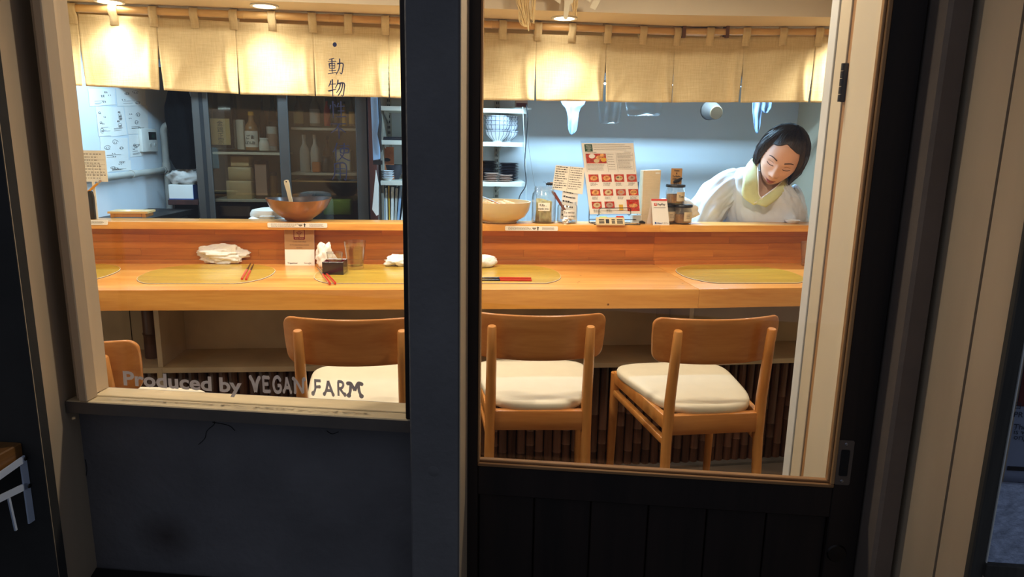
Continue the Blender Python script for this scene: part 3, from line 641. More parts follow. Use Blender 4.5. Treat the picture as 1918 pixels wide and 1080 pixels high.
# ================================================================ noren
M['bracketwood'] = wood('bracket_wood', (132, 88, 50), (92, 58, 32), 'Z')
ROD = [on_z(129, 21, 1.68).xy, on_z(1270, 65.5, 1.68).xy, on_z(1555, 66, 1.68).xy]
RU = [(ROD[1] - ROD[0]).normalized(), (ROD[2] - ROD[1]).normalized()]; RYAW = [math.atan2(u.y, u.x) for u in RU]
def npt(px, py=110):
    i = 0 if px < 1270 else 1
    return on_plane(px, py, ROD[i], RYAW[i])
ZR = 1.691
r1 = MB(); p0 = ROD[0] - RU[0] * .3; p1 = ROD[1] + RU[0] * .16; n = 9; pts = []; rr = []
for k in range(n + 1):
    q = p0.lerp(p1, k / n)
    for e, r_ in ((-.004, .0128), (0, .0142), (.004, .0128)): pts.append(Vector((q.x, q.y, ZR)) + Vector((RU[0].x, RU[0].y, 0)) * e); rr.append(r_)
r1.tube(pts, rr, 14); tag(r1.build('bamboo_rod', M['rodbamboo']), 'long pale bamboo curtain rod carrying the noren across the left and middle', 'rod')
r2 = MB(); p0 = ROD[1] - RU[1] * .02; p1 = ROD[2] + RU[1] * .25; pts = [Vector((q.x, q.y + .004, ZR + .001)) for q in (p0.lerp(p1, k / 6) for k in range(7))]
r2.tube(pts, .0122, 14); tag(r2.build('bamboo_rod', M['rodbamboo']), 'short pale bamboo curtain rod at the right end of the noren', 'rod')
for px in (1279, 1360):
    q = npt(px, 60); b = MB(); b.box(-.006, .006, -.017, -.013, -.018, .030); b.box(-.006, .006, -.017, .14, .026, .034); b.box(-.006, .006, .012, .016, -.018, .03); b.box(-.006, .006, -.017, .016, -.022, -.018)
    tag(b.build('rod_bracket', M['bracketwood'], None, (q.x, q.y, ZR), (0, 0, RYAW[0])), 'dark rod bracket, %s of the two by the bamboo rod joint' % ('left' if px < 1300 else 'right'), 'bracket', 'brackets of the bamboo rod')
nor = thing('noren_curtain', 'split beige linen noren hung by cloth tabs from a bamboo rod above the counter', 'curtain', (0, 0, 0))
edges = [8, 153, 298, 444, 588, 728, 866, 1003, 1135, 1263, 1393, 1525, 1655]
zt_, zb0 = 1.6665, 1.425; rn = random.Random(11)
for i in range(len(edges) - 1):
    a, c = npt(edges[i]), npt(edges[i + 1]); a = a.xy; c = c.xy; d = (c - a).normalized(); nn = Vector((-d.y, d.x)); L = (c - a).length
    ph = [rn.uniform(0, 6.28) for _ in range(6)]; gl, gr = [rn.choice((.002, .003, .007)) for _ in range(2)]; kk = [rn.uniform(.7, 1.3) for _ in range(3)]
    lift = rn.uniform(-.002, .002); wid = (edges[i] + edges[i + 1]) / 2
    def tab_(px, T):
        for (x0, y0), (x1, y1) in zip(T, T[1:]):
            if px <= x1: return y0 + (y1 - y0) * max(0, (px - x0) / (x1 - x0))
        return T[-1][1]
    def fn(u, v):
        pxu = edges[i] + (edges[i + 1] - edges[i]) * u
        zt1 = zt_ + tab_(pxu, ((150, .007), (440, 0), (740, -.001), (920, -.004), (1250, .002), (1500, .010))); zb1 = zb0 + tab_(pxu, ((150, .013), (440, -.001), (740, 0), (920, .001), (1250, .008), (1500, .015)))
        z = zt1 + (zb1 + lift * .3 - zt1) * v; open_ = max(0, (v - .35) / .65)
        x = gl * open_ + (L - (gl + gr) * open_) * u
        amp = .003 + .010 * v
        y = amp * (math.sin(u * 5.2 * kk[0] + ph[0]) * .6 + math.sin(u * 11 * kk[1] + v * 3 + ph[1]) * .35 + .25 * math.sin((u * 3 + v * 4) * 2 + ph[2]))
        fold = .020 * v * math.exp(-((u - .93 + .05 * math.sin(v * 3)) / .05) ** 2) - .006 * v * math.exp(-((u - .06) / .05) ** 2)
        y = y * min(1, min(u, 1 - u) * 5 + .25) - fold
        y += .004 * math.exp(-(((u - .3) * .9 + (v - .6) * .5) / .06) ** 2) * v * (1 if i % 2 else -1)
        if v > .975: y -= .0008
        return Vector((a.x + d.x * x + nn.x * y, a.y + d.y * x + nn.y * y, z))
    b = MB(); b.grid(fn, 44, 26); b.build('panel', M['linen'], nor, smooth=60, solid=.0012)
for j, px in enumerate([66, 140, 215, 291, 365, 440, 510, 585, 654, 723, 795, 868, 941, 1007, 1072, 1137, 1204, 1268, 1332, 1400, 1467, 1535, 1600]):
    q = npt(px, 50); ya = RYAW[0 if px < 1270 else 1]; prof = [(-.0045, 1.640), (-.0045, 1.664), (-.0145, 1.679), (-.0164, 1.692), (-.011, 1.7035), (0, 1.7078), (.011, 1.7035), (.0162, 1.692), (.012, 1.678), (.004, 1.664), (.004, 1.650)]
    b = MB(); wv = rn.uniform(-.003, .003)
    b.grid(lambda u, v: Vector(((u - .5) * .0275 + wv * (1 - v) * (1 if v < .5 else -1), prof[min(10, round(v * 10))][0], prof[min(10, round(v * 10))][1] + rn.uniform(-.0004, .0004))), 3, 10)
    b.build('tab', M['tab'], nor, (q.x, q.y, 0), (0, 0, ya), smooth=70, solid=.0016)

# straw ornament in front of the fascia
oy = 2.40
orn = thing('straw_ornament', 'rice straw new-year ornament with tassels and folded paper streamers before the soffit', 'ornament', on_y(1030, -40, oy))
O = orn.location.copy()
def ov(px, py, y=oy): return on_y(px, py, y) - O
b = MB(); b.tube(smooth_path([ov(930, -52), ov(985, -46), ov(1040, -42), ov(1090, -46), ov(1150, -52)], 5), [.012 + .01 * math.sin(k / 20 * PI) for k in range(21)], 12); b.build('rope', M['straw'], orn)
for (x0, x1, xb, yb, ns, nm) in ((968, 1004, 990, 42, 70, 'tassel'), (1071, 1081, 1076, 23, 22, 'tassel')):
    b = MB()
    for k in range(ns):
        u = rn.random(); y_ = oy + rn.uniform(-.012, .012); e = yb + rn.uniform(-14, 8)
        pts = smooth_path([ov(x0 + (x1 - x0) * u, -44, y_), ov(x0 + (x1 - x0) * u + rn.uniform(-3, 3), 0, y_), ov(xb + (u - .5) * (x1 - x0) * .55 + rn.uniform(-2, 2), e, y_)], 4); b.tube(pts, .0008, 4)
    if ns > 30:
        for k in range(10):
            u = rn.uniform(-.5, .5); pts = smooth_path([ov(976 + 10 * u, 10), ov(978 + 12 * u, 38 + rn.uniform(-3, 3)), ov(986 + 4 * u, 50), ov(991, 42), ov(992 + 3 * u, 30)], 5); b.tube(pts, .0009, 4)
        b.tube(smooth_path([ov(990, 30), ov(989, 48), ov(990.5, 58)], 4), [.003, .003, .003, .003, .003, .003, .0025, .002, .002], 6)
    b.build(nm, M['straw'], orn, kind='stuff')
def shide(pts, nm='paper_streamer'):
    b = MB(); b.prism([(p.x, p.z) for p in (ov(*q) for q in pts)], 0, .0008, RX); b.build(nm, M['shide'], orn, (0, -.03, 0), smooth=0)
shide([(1050, -40), (1078, -40), (1072, 8), (1066, 12), (1062, 38), (1058, 40), (1054, 37), (1056, 8)])
shide([(1040, -10), (1052, -4), (1048, 11), (1038, 4)]); shide([(1098, -30), (1118, -24), (1104, 8), (1094, 2)]); shide([(1108, 6), (1120, -8), (1126, -2), (1113, 22), (1103, 18)])

# ================================================================ chairs
def chair_parts(t):
    """local frame: origin on the floor under the seat, +y towards the counter"""
    # backboard: a curved, rounded plywood board
    cs, rad = [], .38
    W2, zb_, zt = .1875, .672, .806
    def bp(u, v, y0):
        x = (u - .5) * 2 * W2; z = zb_ + (zt - zb_) * v
        return Vector((x, y0 + (rad - math.sqrt(rad * rad - x * x)) - (z - .66) * .10, z))
    out = rounded(2 * W2, zt - zb_, .028, 6, 0, (zt + zb_) / 2)
    b = MB(); NX, NZ = 40, 8
    def col(y0):
        g = []
        for i in range(NX + 1):
            x = -W2 * math.cos(PI * i / NX) * (.6 + .4 * abs(math.cos(PI * i / NX))); e = W2 - abs(x); r = .026
            cut = r - math.sqrt(max(0, r * r - max(0, r - e) ** 2)) if e < r else 0
            g.append([b.bm.verts.new(Vector((x * (1 - .45 * (.74 - z) * (1 if z < .74 else .3)), 0, 0)) + Vector((0, y0 + (rad - math.sqrt(rad * rad - x * x)) - (z - .66) * .10, z))) for z in (zb_ + cut + (zt - zb_ - 2 * cut) * j / NZ for j in range(NZ + 1))])
        return g
    A_, B_ = col(-.1975), col(-.1855); f = b.bm.faces.new
    for i in range(NX):
        for j in range(NZ):
            f((A_[i][j], A_[i + 1][j], A_[i + 1][j + 1], A_[i][j + 1])); f((B_[i][j], B_[i][j + 1], B_[i + 1][j + 1], B_[i + 1][j]))
        f((A_[i][0], B_[i][0], B_[i + 1][0], A_[i + 1][0])); f((A_[i][NZ], A_[i + 1][NZ], B_[i + 1][NZ], B_[i][NZ]))
    for j in range(NZ):
        f((A_[0][j], A_[0][j + 1], B_[0][j + 1], B_[0][j])); f((A_[NX][j], B_[NX][j], B_[NX][j + 1], A_[NX][j + 1]))
    bmesh.ops.recalc_face_normals(b.bm, faces=b.bm.faces)
    es = [e for e in b.bm.edges if len(e.link_faces) == 2 and e.calc_face_angle() > 1.0]
    bmesh.ops.bevel(b.bm, geom=es, offset=.004, segments=3, affect='EDGES', profile=.5, material=-1)
    b.build('backrest', M['chairboard'], t, smooth=50)
    for s in (-1, 1):
        b = MB(); b.tube([(s * .148, -.226, 0), (s * .1435, -.205, .22), (s * .1395, -.190, .44), (s * .1378, -.192, .57), (s * .1370, -.207, .70), (s * .1368, -.2155, .776), (s * .1368, -.2160, .779)], [.0125, .0135, .0150, .0155, .0145, .0125, .0105], 14)
        b.build('leg', M['chairwood'], t, smooth=45)
        b = MB(); b.tube([(s * .180, .212, 0), (s * .178, .206, .25), (s * .177, .200, .49), (s * .177, .200, .520)], [.0115, .0135, .0155, .0155], 14); b.build('leg', M['chairwood'], t, smooth=45)
        # side rail and the stretcher just under it
        def beam(p, q, h, wd, nm):
            p, q = Vector(p), Vector(q); d = (q - p); L = d.length; ang = math.atan2(-d.x, d.y); pit = math.asin(d.z / L)
            m = MB(); m.box(-wd / 2, wd / 2, 0, L, -h / 2, h / 2, bev=.003, seg=2); return m.build(nm, M['chairwood'], t, p, (pit, 0, ang))
        beam((s * .1400, -.186, .498), (s * .177, .200, .506), .042, .018, 'side_rail')
        beam((s * .1405, -.188, .440), (s * .1775, .203, .452), .020, .018, 'stretcher')
    b = MB(); b.box(-.128, .128, -.1985, -.1755, .464, .5235, bev=.003, seg=2); b.build('rear_rail', M['chairboard'], t)
    b = MB(); b.box(-.165, .165, .190, .206, .474, .524, bev=.003, seg=2); b.build('front_rail', M['chairboard'], t)
    # cushion: rounded trapezoid, softly crowned
    def cush(u, v):
        th = u * 2 * PI; c, s = math.cos(th), math.sin(th); p = 4.2
        rx, ry = math.copysign(abs(c) ** (2 / p), c), math.copysign(abs(s) ** (2 / p), s)
        w_ = .138 + .066 * (ry + 1) / 2; lvl = [(0, -1), (.965, -1), (.992, -.8), (1, -.3), (1, .3), (.985, .7), (.93, .95), (.8, 1.02), (.5, 1.10), (.0, 1.14)][round(v * 9)]
        bow = .010 * (1 - rx * rx) * (1 if ry < 0 else .4)
        notch = 0
        
        x = rx * w_ * lvl[0] - math.copysign(notch * lvl[0], rx); y = (ry * .207 + math.copysign(bow, ry) * abs(ry)) * lvl[0] + .024
        return Vector((x, y, .533 + lvl[1] * .0150 + .006 * (ry * lvl[0]) * 0 - .004 * max(0, ry * lvl[0]) ** 2))
    b = MB(); b.grid(cush, 56, 9, closed_u=True); b.build('seat', M['cushion'], t, weld=1e-5, smooth=60)
ch = thing('bar_chair', 'wooden chair with cream seat, right of the pillar, its left edge behind the door stile', 'chair', (0, 0, 0), 0, 'chairs along the counter')
chair_parts(ch)
def place_chair(o, bx, by, deg):
    """put the middle of the backboard top at (bx, by)"""
    a = math.radians(deg); l = Vector((0, -.205)); o.location = (bx - (math.cos(a) * l.x - math.sin(a) * l.y), by - (math.sin(a) * l.x + math.cos(a) * l.y), 0); o.rotation_euler = (0, 0, a)
place_chair(ch, .083, 1.865, 2.5)
c2 = dup(ch, label='wooden chair with cream seat behind the FARM lettering, cut off by the pillar'); place_chair(c2, -.428, 1.785, 3.5)
c3 = dup(ch, label='wooden chair with cream seat turned slightly, nearest the right jamb'); place_chair(c3, .590, 1.862, 8.5)
c4 = dup(ch, label='wooden chair in the lower left window corner, mostly hidden by the window jamb'); place_chair(c4, -1.07, 1.53, -1)

# ================================================================ place settings on the worktop
def zlevel(px, py, z=ZC): return on_z(px, py, z)
def placemat(pxl, pxr, lab):
    a, c = (on_z(pxl, 518, ZC).xy - CA).dot(CU), (on_z(pxr, 516, ZC).xy - CA).dot(CU); cx, W = (a + c) / 2, (c - a) / 2
    pts = []
    for k in range(64):
        th = 2 * PI * k / 64; x, y = math.cos(th), math.sin(th); y2 = math.copysign(abs(y) ** .82, y)
        y2 = max(-.80, min(.9, y2)); pts.append((x * W, .27 + y2 * .222 + 0 * x))
    t = thing('placemat', lab, 'placemat', cn(cx, 0, ZC), CYAW, 'gold placemats')
    b = MB(); b.prism(pts, 0, .0018); b.build('mat_edge', M['goldrim'], t, smooth=20)
    b = MB(); b.prism([(x * .9985, .27 + (y - .27) * .997) for x, y in pts], .0018, .0030); b.build('mat_rim_highlight', M['creampaper'], t, smooth=20)  # pale layer paints in the bright highlight along the bevelled mat rim
    b = MB(); b.prism([(x * .9955, .27 + (y - .27) * .991) for x, y in pts], .0028, .0032); b.build('mat_surface', M['gold'], t, smooth=20)
    return cx
placemat(-40, 205, 'gold oval placemat at the far left, mostly behind the window jamb')
placemat(260, 508, 'gold oval placemat under the rumpled white towel in the left window')
placemat(587, 826, 'gold oval placemat under the black box cup and the water glass')
placemat(836, 1050, 'gold oval placemat under the rolled white towel in the door pane')
placemat(1280, 1497, 'empty gold oval placemat at the right end of the counter')
ZM = ZC + .0031
def lump(name, lab, cat, loc, sx, sy, sz, seed, mat=None, rz=0, n=40, rough=.25, roll=False, grp=None, soft=False):
    """crumpled cloth: a noisy flattened blob resting on z=0"""
    from mathutils import noise
    b = MB()
    def fn(u, v):
        th, ph = u * 2 * PI, (v - .5) * PI; d = Vector((math.cos(th) * math.cos(ph), math.sin(th) * math.cos(ph), math.sin(ph)))
        q = d * 1.7 + Vector((seed, seed * .7, 0)); r = 1 + rough * noise.noise(q) + rough * .9 * abs(noise.noise(q * 2.3)) - rough * .18 * abs(noise.noise(q * 4.7))
        if soft: r = 1 + rough * noise.noise(q * .9) + rough * .55 * noise.noise(Vector((q.x * 1.2 + 4, q.y * 3.2, q.z * 3.2))) + .03 * rough * noise.noise(q * 6)
        return Vector((d.x * r * sx, d.y * r * sy, max(0, sz * .82 + d.z * r * sz)))
    b.grid(fn, n, n // 2, closed_u=True)
    return tag(b.build(name, mat or M['towel'], None, loc, (0, 0, rz), weld=1e-5, smooth=75), lab, cat, grp)
p = zlevel(418, 492, ZM); lump('hand_towel', 'rumpled white hand towel on the back of the left gold placemat', 'towel', p, .088, .032, .040, 3.1, rz=CYAW - .05, n=72, rough=.48, soft=True)
p = zlevel(905, 500, ZM); lump('hand_towel', 'rolled white hand towel beside the door stile on the gold placemat', 'towel', p, .06, .03, .027, 8.4, rz=CYAW + .35, n=40, rough=.2, soft=True)
p = zlevel(752, 497, ZM); lump('hand_towel', 'crumpled white napkin peeking out left of the pillar', 'napkin', p, .055, .03, .022, 5.2, rz=.3, n=40, rough=.5)
# chopsticks: each a stick with a lacquered grip
def chopstick(pa, pb, lab, zadd=0):
    """pa: grip end on the mat, pb: tip"""
    a, c = zlevel(*pa, ZM + .0035), zlevel(*pb, ZM + .0028); t = thing('chopstick', lab, 'chopstick', a, math.atan2((c - a).y, (c - a).x), 'lacquered chopsticks'); L = (c - a).xy.length
    b = MB(); b.box(0, L * .52, -.0036, .0036, -.0034, .0034, bev=.0006); b.build('grip', M['red'], t)
    b = MB(); b.tube([(L * .52, 0, 0), (L * .75, 0, -.0005), (L, 0, -.0012)], [.0036, .0028, .0017], 6); b.build('tip', M['darkstick'], t)
chopstick((453, 522), (470, 492), 'red lacquered chopstick on the left placemat, left of its pair'); chopstick((461, 523), (475, 494), 'red lacquered chopstick on the left placemat, right of its pair')
chopstick((618, 531), (594, 500), 'red lacquered chopstick before the black box cup, left of its pair'); chopstick((628, 530), (599, 500), 'red lacquered chopstick before the black box cup, right of its pair')
chopstick((995, 521), (880, 520), 'red lacquered chopstick across the placemat in the door pane, front of its pair'); chopstick((996, 524.5), (882, 524), 'red lacquered chopstick across the placemat in the door pane, rear of its pair')
# masu box with a small glass inside, napkin behind, water glass beside
p = zlevel(628, 511, ZM); t = thing('masu_box', 'black lacquered square sake box with a red inside on the placemat', 'cup', p, CYAW - .06)
h, w_ = .048, .0385
b = MB(); b.box(-w_, w_, -w_, w_, 0, .005); b.box(-w_, w_, -w_, -w_ + .005, .005, h, bev=.0008); b.box(-w_, w_, w_ - .005, w_, .005, h, bev=.0008); b.box(-w_, -w_ + .005, -w_ + .005, w_ - .005, .005, h, bev=.0008); b.box(w_ - .005, w_, -w_ + .005, w_ - .005, .005, h, bev=.0008); b.build('box_shell', M['masu'], t)
b = MB()
for s in (-1, 1): b.quad((s * (w_ - .0052), -w_ + .0055, .006), (s * (w_ - .0052), w_ - .0055, .006), (s * (w_ - .0052), w_ - .0055, h - .001), (s * (w_ - .0052), -w_ + .0055, h - .001)); b.quad((-w_ + .0055, s * (w_ - .0052), .006), (w_ - .0055, s * (w_ - .0052), .006), (w_ - .0055, s * (w_ - .0052), h - .001), (-w_ + .0055, s * (w_ - .0052), h - .001))
b.quad((-w_ + .0055, -w_ + .0055, .0053), (w_ - .0055, -w_ + .0055, .0053), (w_ - .0055, w_ - .0055, .0053), (-w_ + .0055, w_ - .0055, .0053)); b.build('inner_lining', M['masuin'], t, smooth=0, recalc=False)
def tumbler(loc, r0, r1, h, lab, water=0, grp=None):
    t = thing('drinking_glass', lab, 'glass', loc, 0, grp)
    b = MB(); b.lathe([(0, 0), (r0 * .96, 0), (r0, .002), (r0 * 1.01, .01), (r0 + (r1 - r0) * .45, h * .5), (r1 * .97, h * .85), (r1, h), (r1 - .0012, h), (r1 * .97 - .0014, h * .85), (r0 + (r1 - r0) * .45 - .0015, h * .5), (r0 * .94, .013), (0, .010)], 28); b.build('glass_body', M['glassware'], t, smooth=40)
    if water:
        hw = h * water; rw = r0 + (r1 - r0) * .75
        b = MB(); b.lathe([(0, .0105), (r0 * .93, .0135), (r0 + (r1 - r0) * .45 - .0018, h * .5), (rw * .97 - .0008, hw), (0, hw)], 28); b.build('water', M['water'], t)
    return t
tumbler(zlevel(628, 509, ZM + .006), .024, .030, .074, 'small clear glass standing inside the black sake box')
tumbler(zlevel(666, 503, ZM), .031, .042, .108, 'clear glass of water on the gold placemat', .76)
tumbler(zlevel(1514, 497, ZC), .03, .04, .10, 'clear glass at the right end of the counter, half hidden by the jamb')
p = zlevel(612, 498, ZM); lump('paper_napkin', 'crumpled white paper napkin standing behind the black sake box', 'napkin', p, .033, .02, .046, 14.3, rz=.2, n=44, rough=.55, mat=M['paper'])
# wifi card leaning on the riser
a = zlevel(562, 497, ZC); t = thing('notice_card', 'standing white and brown free wifi notice card against the counter riser', 'card', (a.x, a.y, ZC), CYAW, rot=(-.10, 0, CYAW)); Wc, Hc = .114, .146
M['cardbrown'] = paint('brown_card_print', (164, 124, 80), .7, .02)
b = MB(); b.box(-Wc / 2, Wc / 2, -.001, .001, 0, Hc); b.build('card', M['paper'], t, smooth=0)
b = MB(); b.box(-Wc / 2 + .0003, Wc / 2 - .0003, -.0014, -.001, .064, Hc - .0003); b.build('printed_band', M['cardbrown'], t, smooth=0)
b = MB(); b.prism(rounded(.044, .04, .004, 3, 0, .122), .0015, .0017, RX); b.build('wifi_sign', M['masuin'], t, smooth=0)
b = MB(); b.prism(rounded(.038, .028, .003, 3, 0, .1255), .0018, .0019, RX)
b.build('wifi_sign_ground', M['cardbrown'], t, smooth=0)
b = MB()
for r in (.006, .0115, .017): stroke(b, [(r * math.cos(math.radians(a_)), .116 + r * math.sin(math.radians(a_))) for a_ in range(45, 136, 9)], .0026, Matrix.Translation((0, -.0021, 0)) @ RX)
stroke(b, [(0, 0), (.0001, 0)], .0001, Matrix.Translation((0, -.0021, 0)) @ RX, [(0, .116, .0025)]); b.build('wifi_mark', M['masuin'], t, smooth=0)
b = MB(); text_mb(b, 'Free Wi-Fi', .0075, 0, .1042, 'CENTER', .0001, Matrix.Translation((0, -.0021, 0)) @ RX); b.build('lettering', M['cardbrown'], t, smooth=0)
b = MB(); text_mb(b, 'IF IT\'S DELICIOUS, PLEASE', .0066, 0, .079, 'CENTER', 0, Matrix.Translation((0, -.0017, 0)) @ RX); text_mb(b, 'SCAN WIFI FREE', .0072, 0, .0915, 'CENTER', 0, Matrix.Translation((0, -.0017, 0)) @ RX); text_mb(b, 'REVIEW', .0066, 0, .068, 'CENTER', 0, Matrix.Translation((0, -.0017, 0)) @ RX); b.build('lettering', M['brownpost'], t, smooth=0)
b = MB(); text_mb(b, 'Tripadvisor', .0085, -.028, .007, 'CENTER', .0002, Matrix.Translation((0, -.0013, 0)) @ RX); text_mb(b, 'Google', .0095, .030, .007, 'CENTER', 0, Matrix.Translation((0, -.0013, 0)) @ RX); b.build('lettering', M['ink'], t, smooth=0)

# ================================================================ things on the upper shelf
def shelf_pt(px, py=None, n=.515):
    """point on the shelf top, n behind the counter front, seen in column px"""
    for _ in range(1): q = None
    r = ray(px, 412); # walk to the shelf line
    p = cpx(px, 412, n); return Vector((p.x, p.y, ZS))
# wooden tray
p = on_z(248, 405, ZS); t = thing('wooden_tray', 'small square wooden stand with a round hollow on the shelf, left', 'tray', p, CYAW + .06)
b = MB(); ring = [(.036 * math.cos(2 * PI * k / 32), .036 * math.sin(2 * PI * k / 32)) for k in range(32)]
def sq(th): c, s = math.cos(th), math.sin(th); m_ = .075 / max(abs(c), abs(s)); return (c * m_, s * m_ * .62)
b.grid(lambda u, v: Vector((sq(u * 2 * PI)[0] * (1 - v) + .045 * math.cos(u * 2 * PI) * v, sq(u * 2 * PI)[1] * (1 - v) + .03 * math.sin(u * 2 * PI) * v, .024)), 32, 2, closed_u=True)
b.grid(lambda u, v: Vector((.045 * math.cos(u * 2 * PI) * (1 - v), .03 * math.sin(u * 2 * PI) * (1 - v), .024 - .008 * min(1, v * 3))), 32, 3, closed_u=True)
b.grid(lambda u, v: Vector((sq(u * 2 * PI)[0], sq(u * 2 * PI)[1], .024 - .008 * v)), 32, 1, closed_u=True); b.build('top', M['rodbamboo'], t, smooth=30)
for x in (-.066, .052): b = MB(); b.box(x, x + .014, -.045, .045, 0, .0158, bev=.001); b.build('foot', M['chairboard'], t)
b = MB(); b.box(-.066, .05, -.043, -.036, .002, .0155); b.build('front_board', M['chairboard'], t)
# left: order sheet, pencil, black pen case
p = shelf_pt(176, n=.54); a = cpx(163, 340, .53); c = cpx(195, 282, .53)
t = thing('order_sheet', 'white printed order sheet standing at the left jamb by a pencil', 'sheet', (c.x - .05, c.y, ZS), CYAW + .05); h0, h1 = a.z - ZS, c.z - ZS
b = MB(); b.box(-.06, .05, -.0005, .0005, h0, h1); b.box(-.01, .0, .001, .004, 0, h1 - .01); b.build('sheet', M['creampaper'], t, smooth=0)
b = MB(); print_rows(b, -.05, .045, h0 + .008, h1 - .008, 9, -.0012, .5, .26, .003, .010, .3); b.build('printed_text', M['greyink'], t, smooth=0, kind='stuff')
b = MB()
for k in (.25, .4, .55, .7): z = h0 + (h1 - h0) * k; b.box(-.055, .045, -.0009, -.0006, z, z + .0007)
for x in (-.03, .0, .025): b.box(x, x + .0006, -.0009, -.0006, h0 + .02, h0 + (h1 - h0) * .6)
b.build('printed_grid', M['greyink'], t, smooth=0, kind='stuff')
p0, p1 = cpx(150, 372, .53), cpx(189, 338, .525); t = thing('pencil', 'yellow pencil with a worn eraser leaning at the left jamb', 'pencil', p0); d = p1 - p0
b = MB(); b.tube([(0, 0, 0), d * .86], .0042, 6); b.build('shaft', M['pencil'], t, smooth=0); b = MB(); b.cyl(d * .86, d * .94, .0045, seg=8); b.build('ferrule', M['steel'], t); b = MB(); b.cyl(d * .94, d, .0042, seg=8); b.build('eraser', M['terraplate'], t)
p0 = cpx(172, 405, .53); b = MB(); pts = [(-.014, 0), (.014, 0), (.015, .085), (.012, .105), (.004, .112), (-.006, .108), (-.012, .09)]; b.prism(pts, -.006, .006, RX, .001); q = b.build('phone_holder', M['black'], None, (p0.x, p0.y, ZS), (0, 0, CYAW)); tag(q, 'black rounded plastic upright at the left end of the shelf', 'holder')
# bowls
def bowl(name, lab, cat, loc, prof_o, thick, mo, mi, rim_wave=0, seg=48):
    t = thing(name, lab, cat, loc, 0); R = prof_o[-1][0]
    b = MB(); inner = [(max(0, r - thick), z + (thick if i == 0 else 0)) for i, (r, z) in enumerate(prof_o)][::-1]
    b.lathe([(0, prof_o[0][1])] + prof_o + [inner[0]], seg)
    if rim_wave:
        for v in b.bm.verts:
            k = (v.co.z / prof_o[-1][1]) ** 2; a_ = math.atan2(v.co.y, v.co.x); v.co.z += rim_wave * k * math.sin(a_ * 2 + .6); v.co.x *= 1 + .05 * k * math.cos(a_ * 3)
    b.build('bowl_body', mo, t, smooth=50)
    b = MB(); b.lathe([(r + .0004, z) for r, z in inner] + [(0, inner[-1][1])], seg)
    if rim_wave:
        for v in b.bm.verts:
            k = (v.co.z / prof_o[-1][1]) ** 2; a_ = math.atan2(v.co.y, v.co.x); v.co.z += rim_wave * k * math.sin(a_ * 2 + .6); v.co.x *= 1 + .05 * k * math.cos(a_ * 3)
    b.build('bowl_inside', mi, t, smooth=50); return t
p = cpx(560, 408, .535); p.z = ZS
bowl('serving_bowl', 'large bronze-glazed bowl with an uneven rim holding a ladle, on the shelf', 'bowl', p, [(.044, 0), (.052, .003), (.056, .010), (.085, .028), (.109, .052), (.121, .078), (.126, .088)], .006, M['bronze'], M['bronzein'], .004)
pb = cpx(545, 378, .54); pt_ = cpx(535, 337, .535); t = thing('ladle', 'ivory plastic spatula handle with a hole standing in the bronze bowl', 'ladle', pb, CYAW); d = pt_ - pb
b = MB(); ux = Vector((1, 0, 0)); L_ = d.length
outl = [(-.0075, 0), (.0075, 0), (.008, L_ * .5), (.0105, L_ * .85), (.009, L_ * .97), (.004, L_), (-.004, L_), (-.009, L_ * .97), (-.0105, L_ * .85), (-.008, L_ * .5)]
b.prism(outl, -.002, .002, Matrix.Rotation(math.atan2(d.x, d.z), 4, 'Y') @ RX, .0008); b.build('handle', M['ladle'], t)
b = MB(); b.lathe([(0, 0), (.0028, 0), (.0028, .0004), (0, .0004)], 12, mat=Matrix.Rotation(math.atan2(d.x, d.z), 4, 'Y') @ Matrix.Translation((0, -.0021, L_ * .92)) @ RX); b.build('hanging_hole', M['bronzein'], t)
p = cpx(935, 415, .53); p.z = ZS
bowl('serving_bowl', 'wide tan-glazed bowl of orange food on the shelf beside the door stile', 'bowl', p, [(.07, 0), (.074, .003), (.074, .008), (.105, .025), (.121, .05), (.127, .078), (.129, .086)], .008, M['tan'], M['tan'])
for k, (dx, dy, r) in enumerate(((.00, 0, .035), (.05, -.02, .03), (-.05, .02, .034), (.02, .05, .03), (-.03, -.05, .03))):
    lump('stewed_piece', ('orange piece of food in the middle of the tan bowl', 'orange piece of food at the front right in the tan bowl', 'orange piece of food at the left in the tan bowl, by the spoon', 'orange piece of food at the back of the tan bowl', 'orange piece of food at the front left in the tan bowl')[k], 'food', (p.x + dx, p.y + dy, ZS + .045), r, r * .85, .022, k * 3.3 + 1, M['orange'], k, 20, .25, grp='food in the tan bowl')
q = Vector((p.x - .02, p.y - .04, ZS + .085)); t = thing('serving_spoon', 'steel spoon resting in the orange food in the tan bowl', 'spoon', q, 0, rot=(0, .35, .3))
b = MB(); b.tube([(-.12, 0, 0), (-.05, 0, .002), (0, 0, 0)], [.004, .003, .004], 8, sx=1.0); b.build('handle', M['steel'], t); b = MB(); b.lathe([(0, -.006), (.012, -.004), (.017, .001), (.016, .0015), (.011, -.003), (0, -.005)], 16, (.02, 0, 0), sx=1.4); b.build('spoon_bowl', M['steel'], t)
# rice cooker behind
p = on_z(505, 404, ZS); p = cpx(508, 404, .685); t = thing('rice_cooker', 'white rice cooker with a rounded lid behind the bronze bowl', 'rice cooker', (p.x, p.y, ZS - .17), CYAW)
b = MB(); b.box(-.09, .09, -.06, .09, 0, .172, bev=.025, seg=4); b.build('body', M['whitep'], t); b = MB(); b.lathe([(.088, 0), (.088, .012), (.08, .026), (.05, .033), (0, .035)], 28, (0, .015, .170), sy=.85); b.build('lid', M['whitep'], t); b = MB(); b.box(-.03, .03, -.075, -.055, .150, .178, bev=.004, seg=2); b.build('latch', M['white'], t)

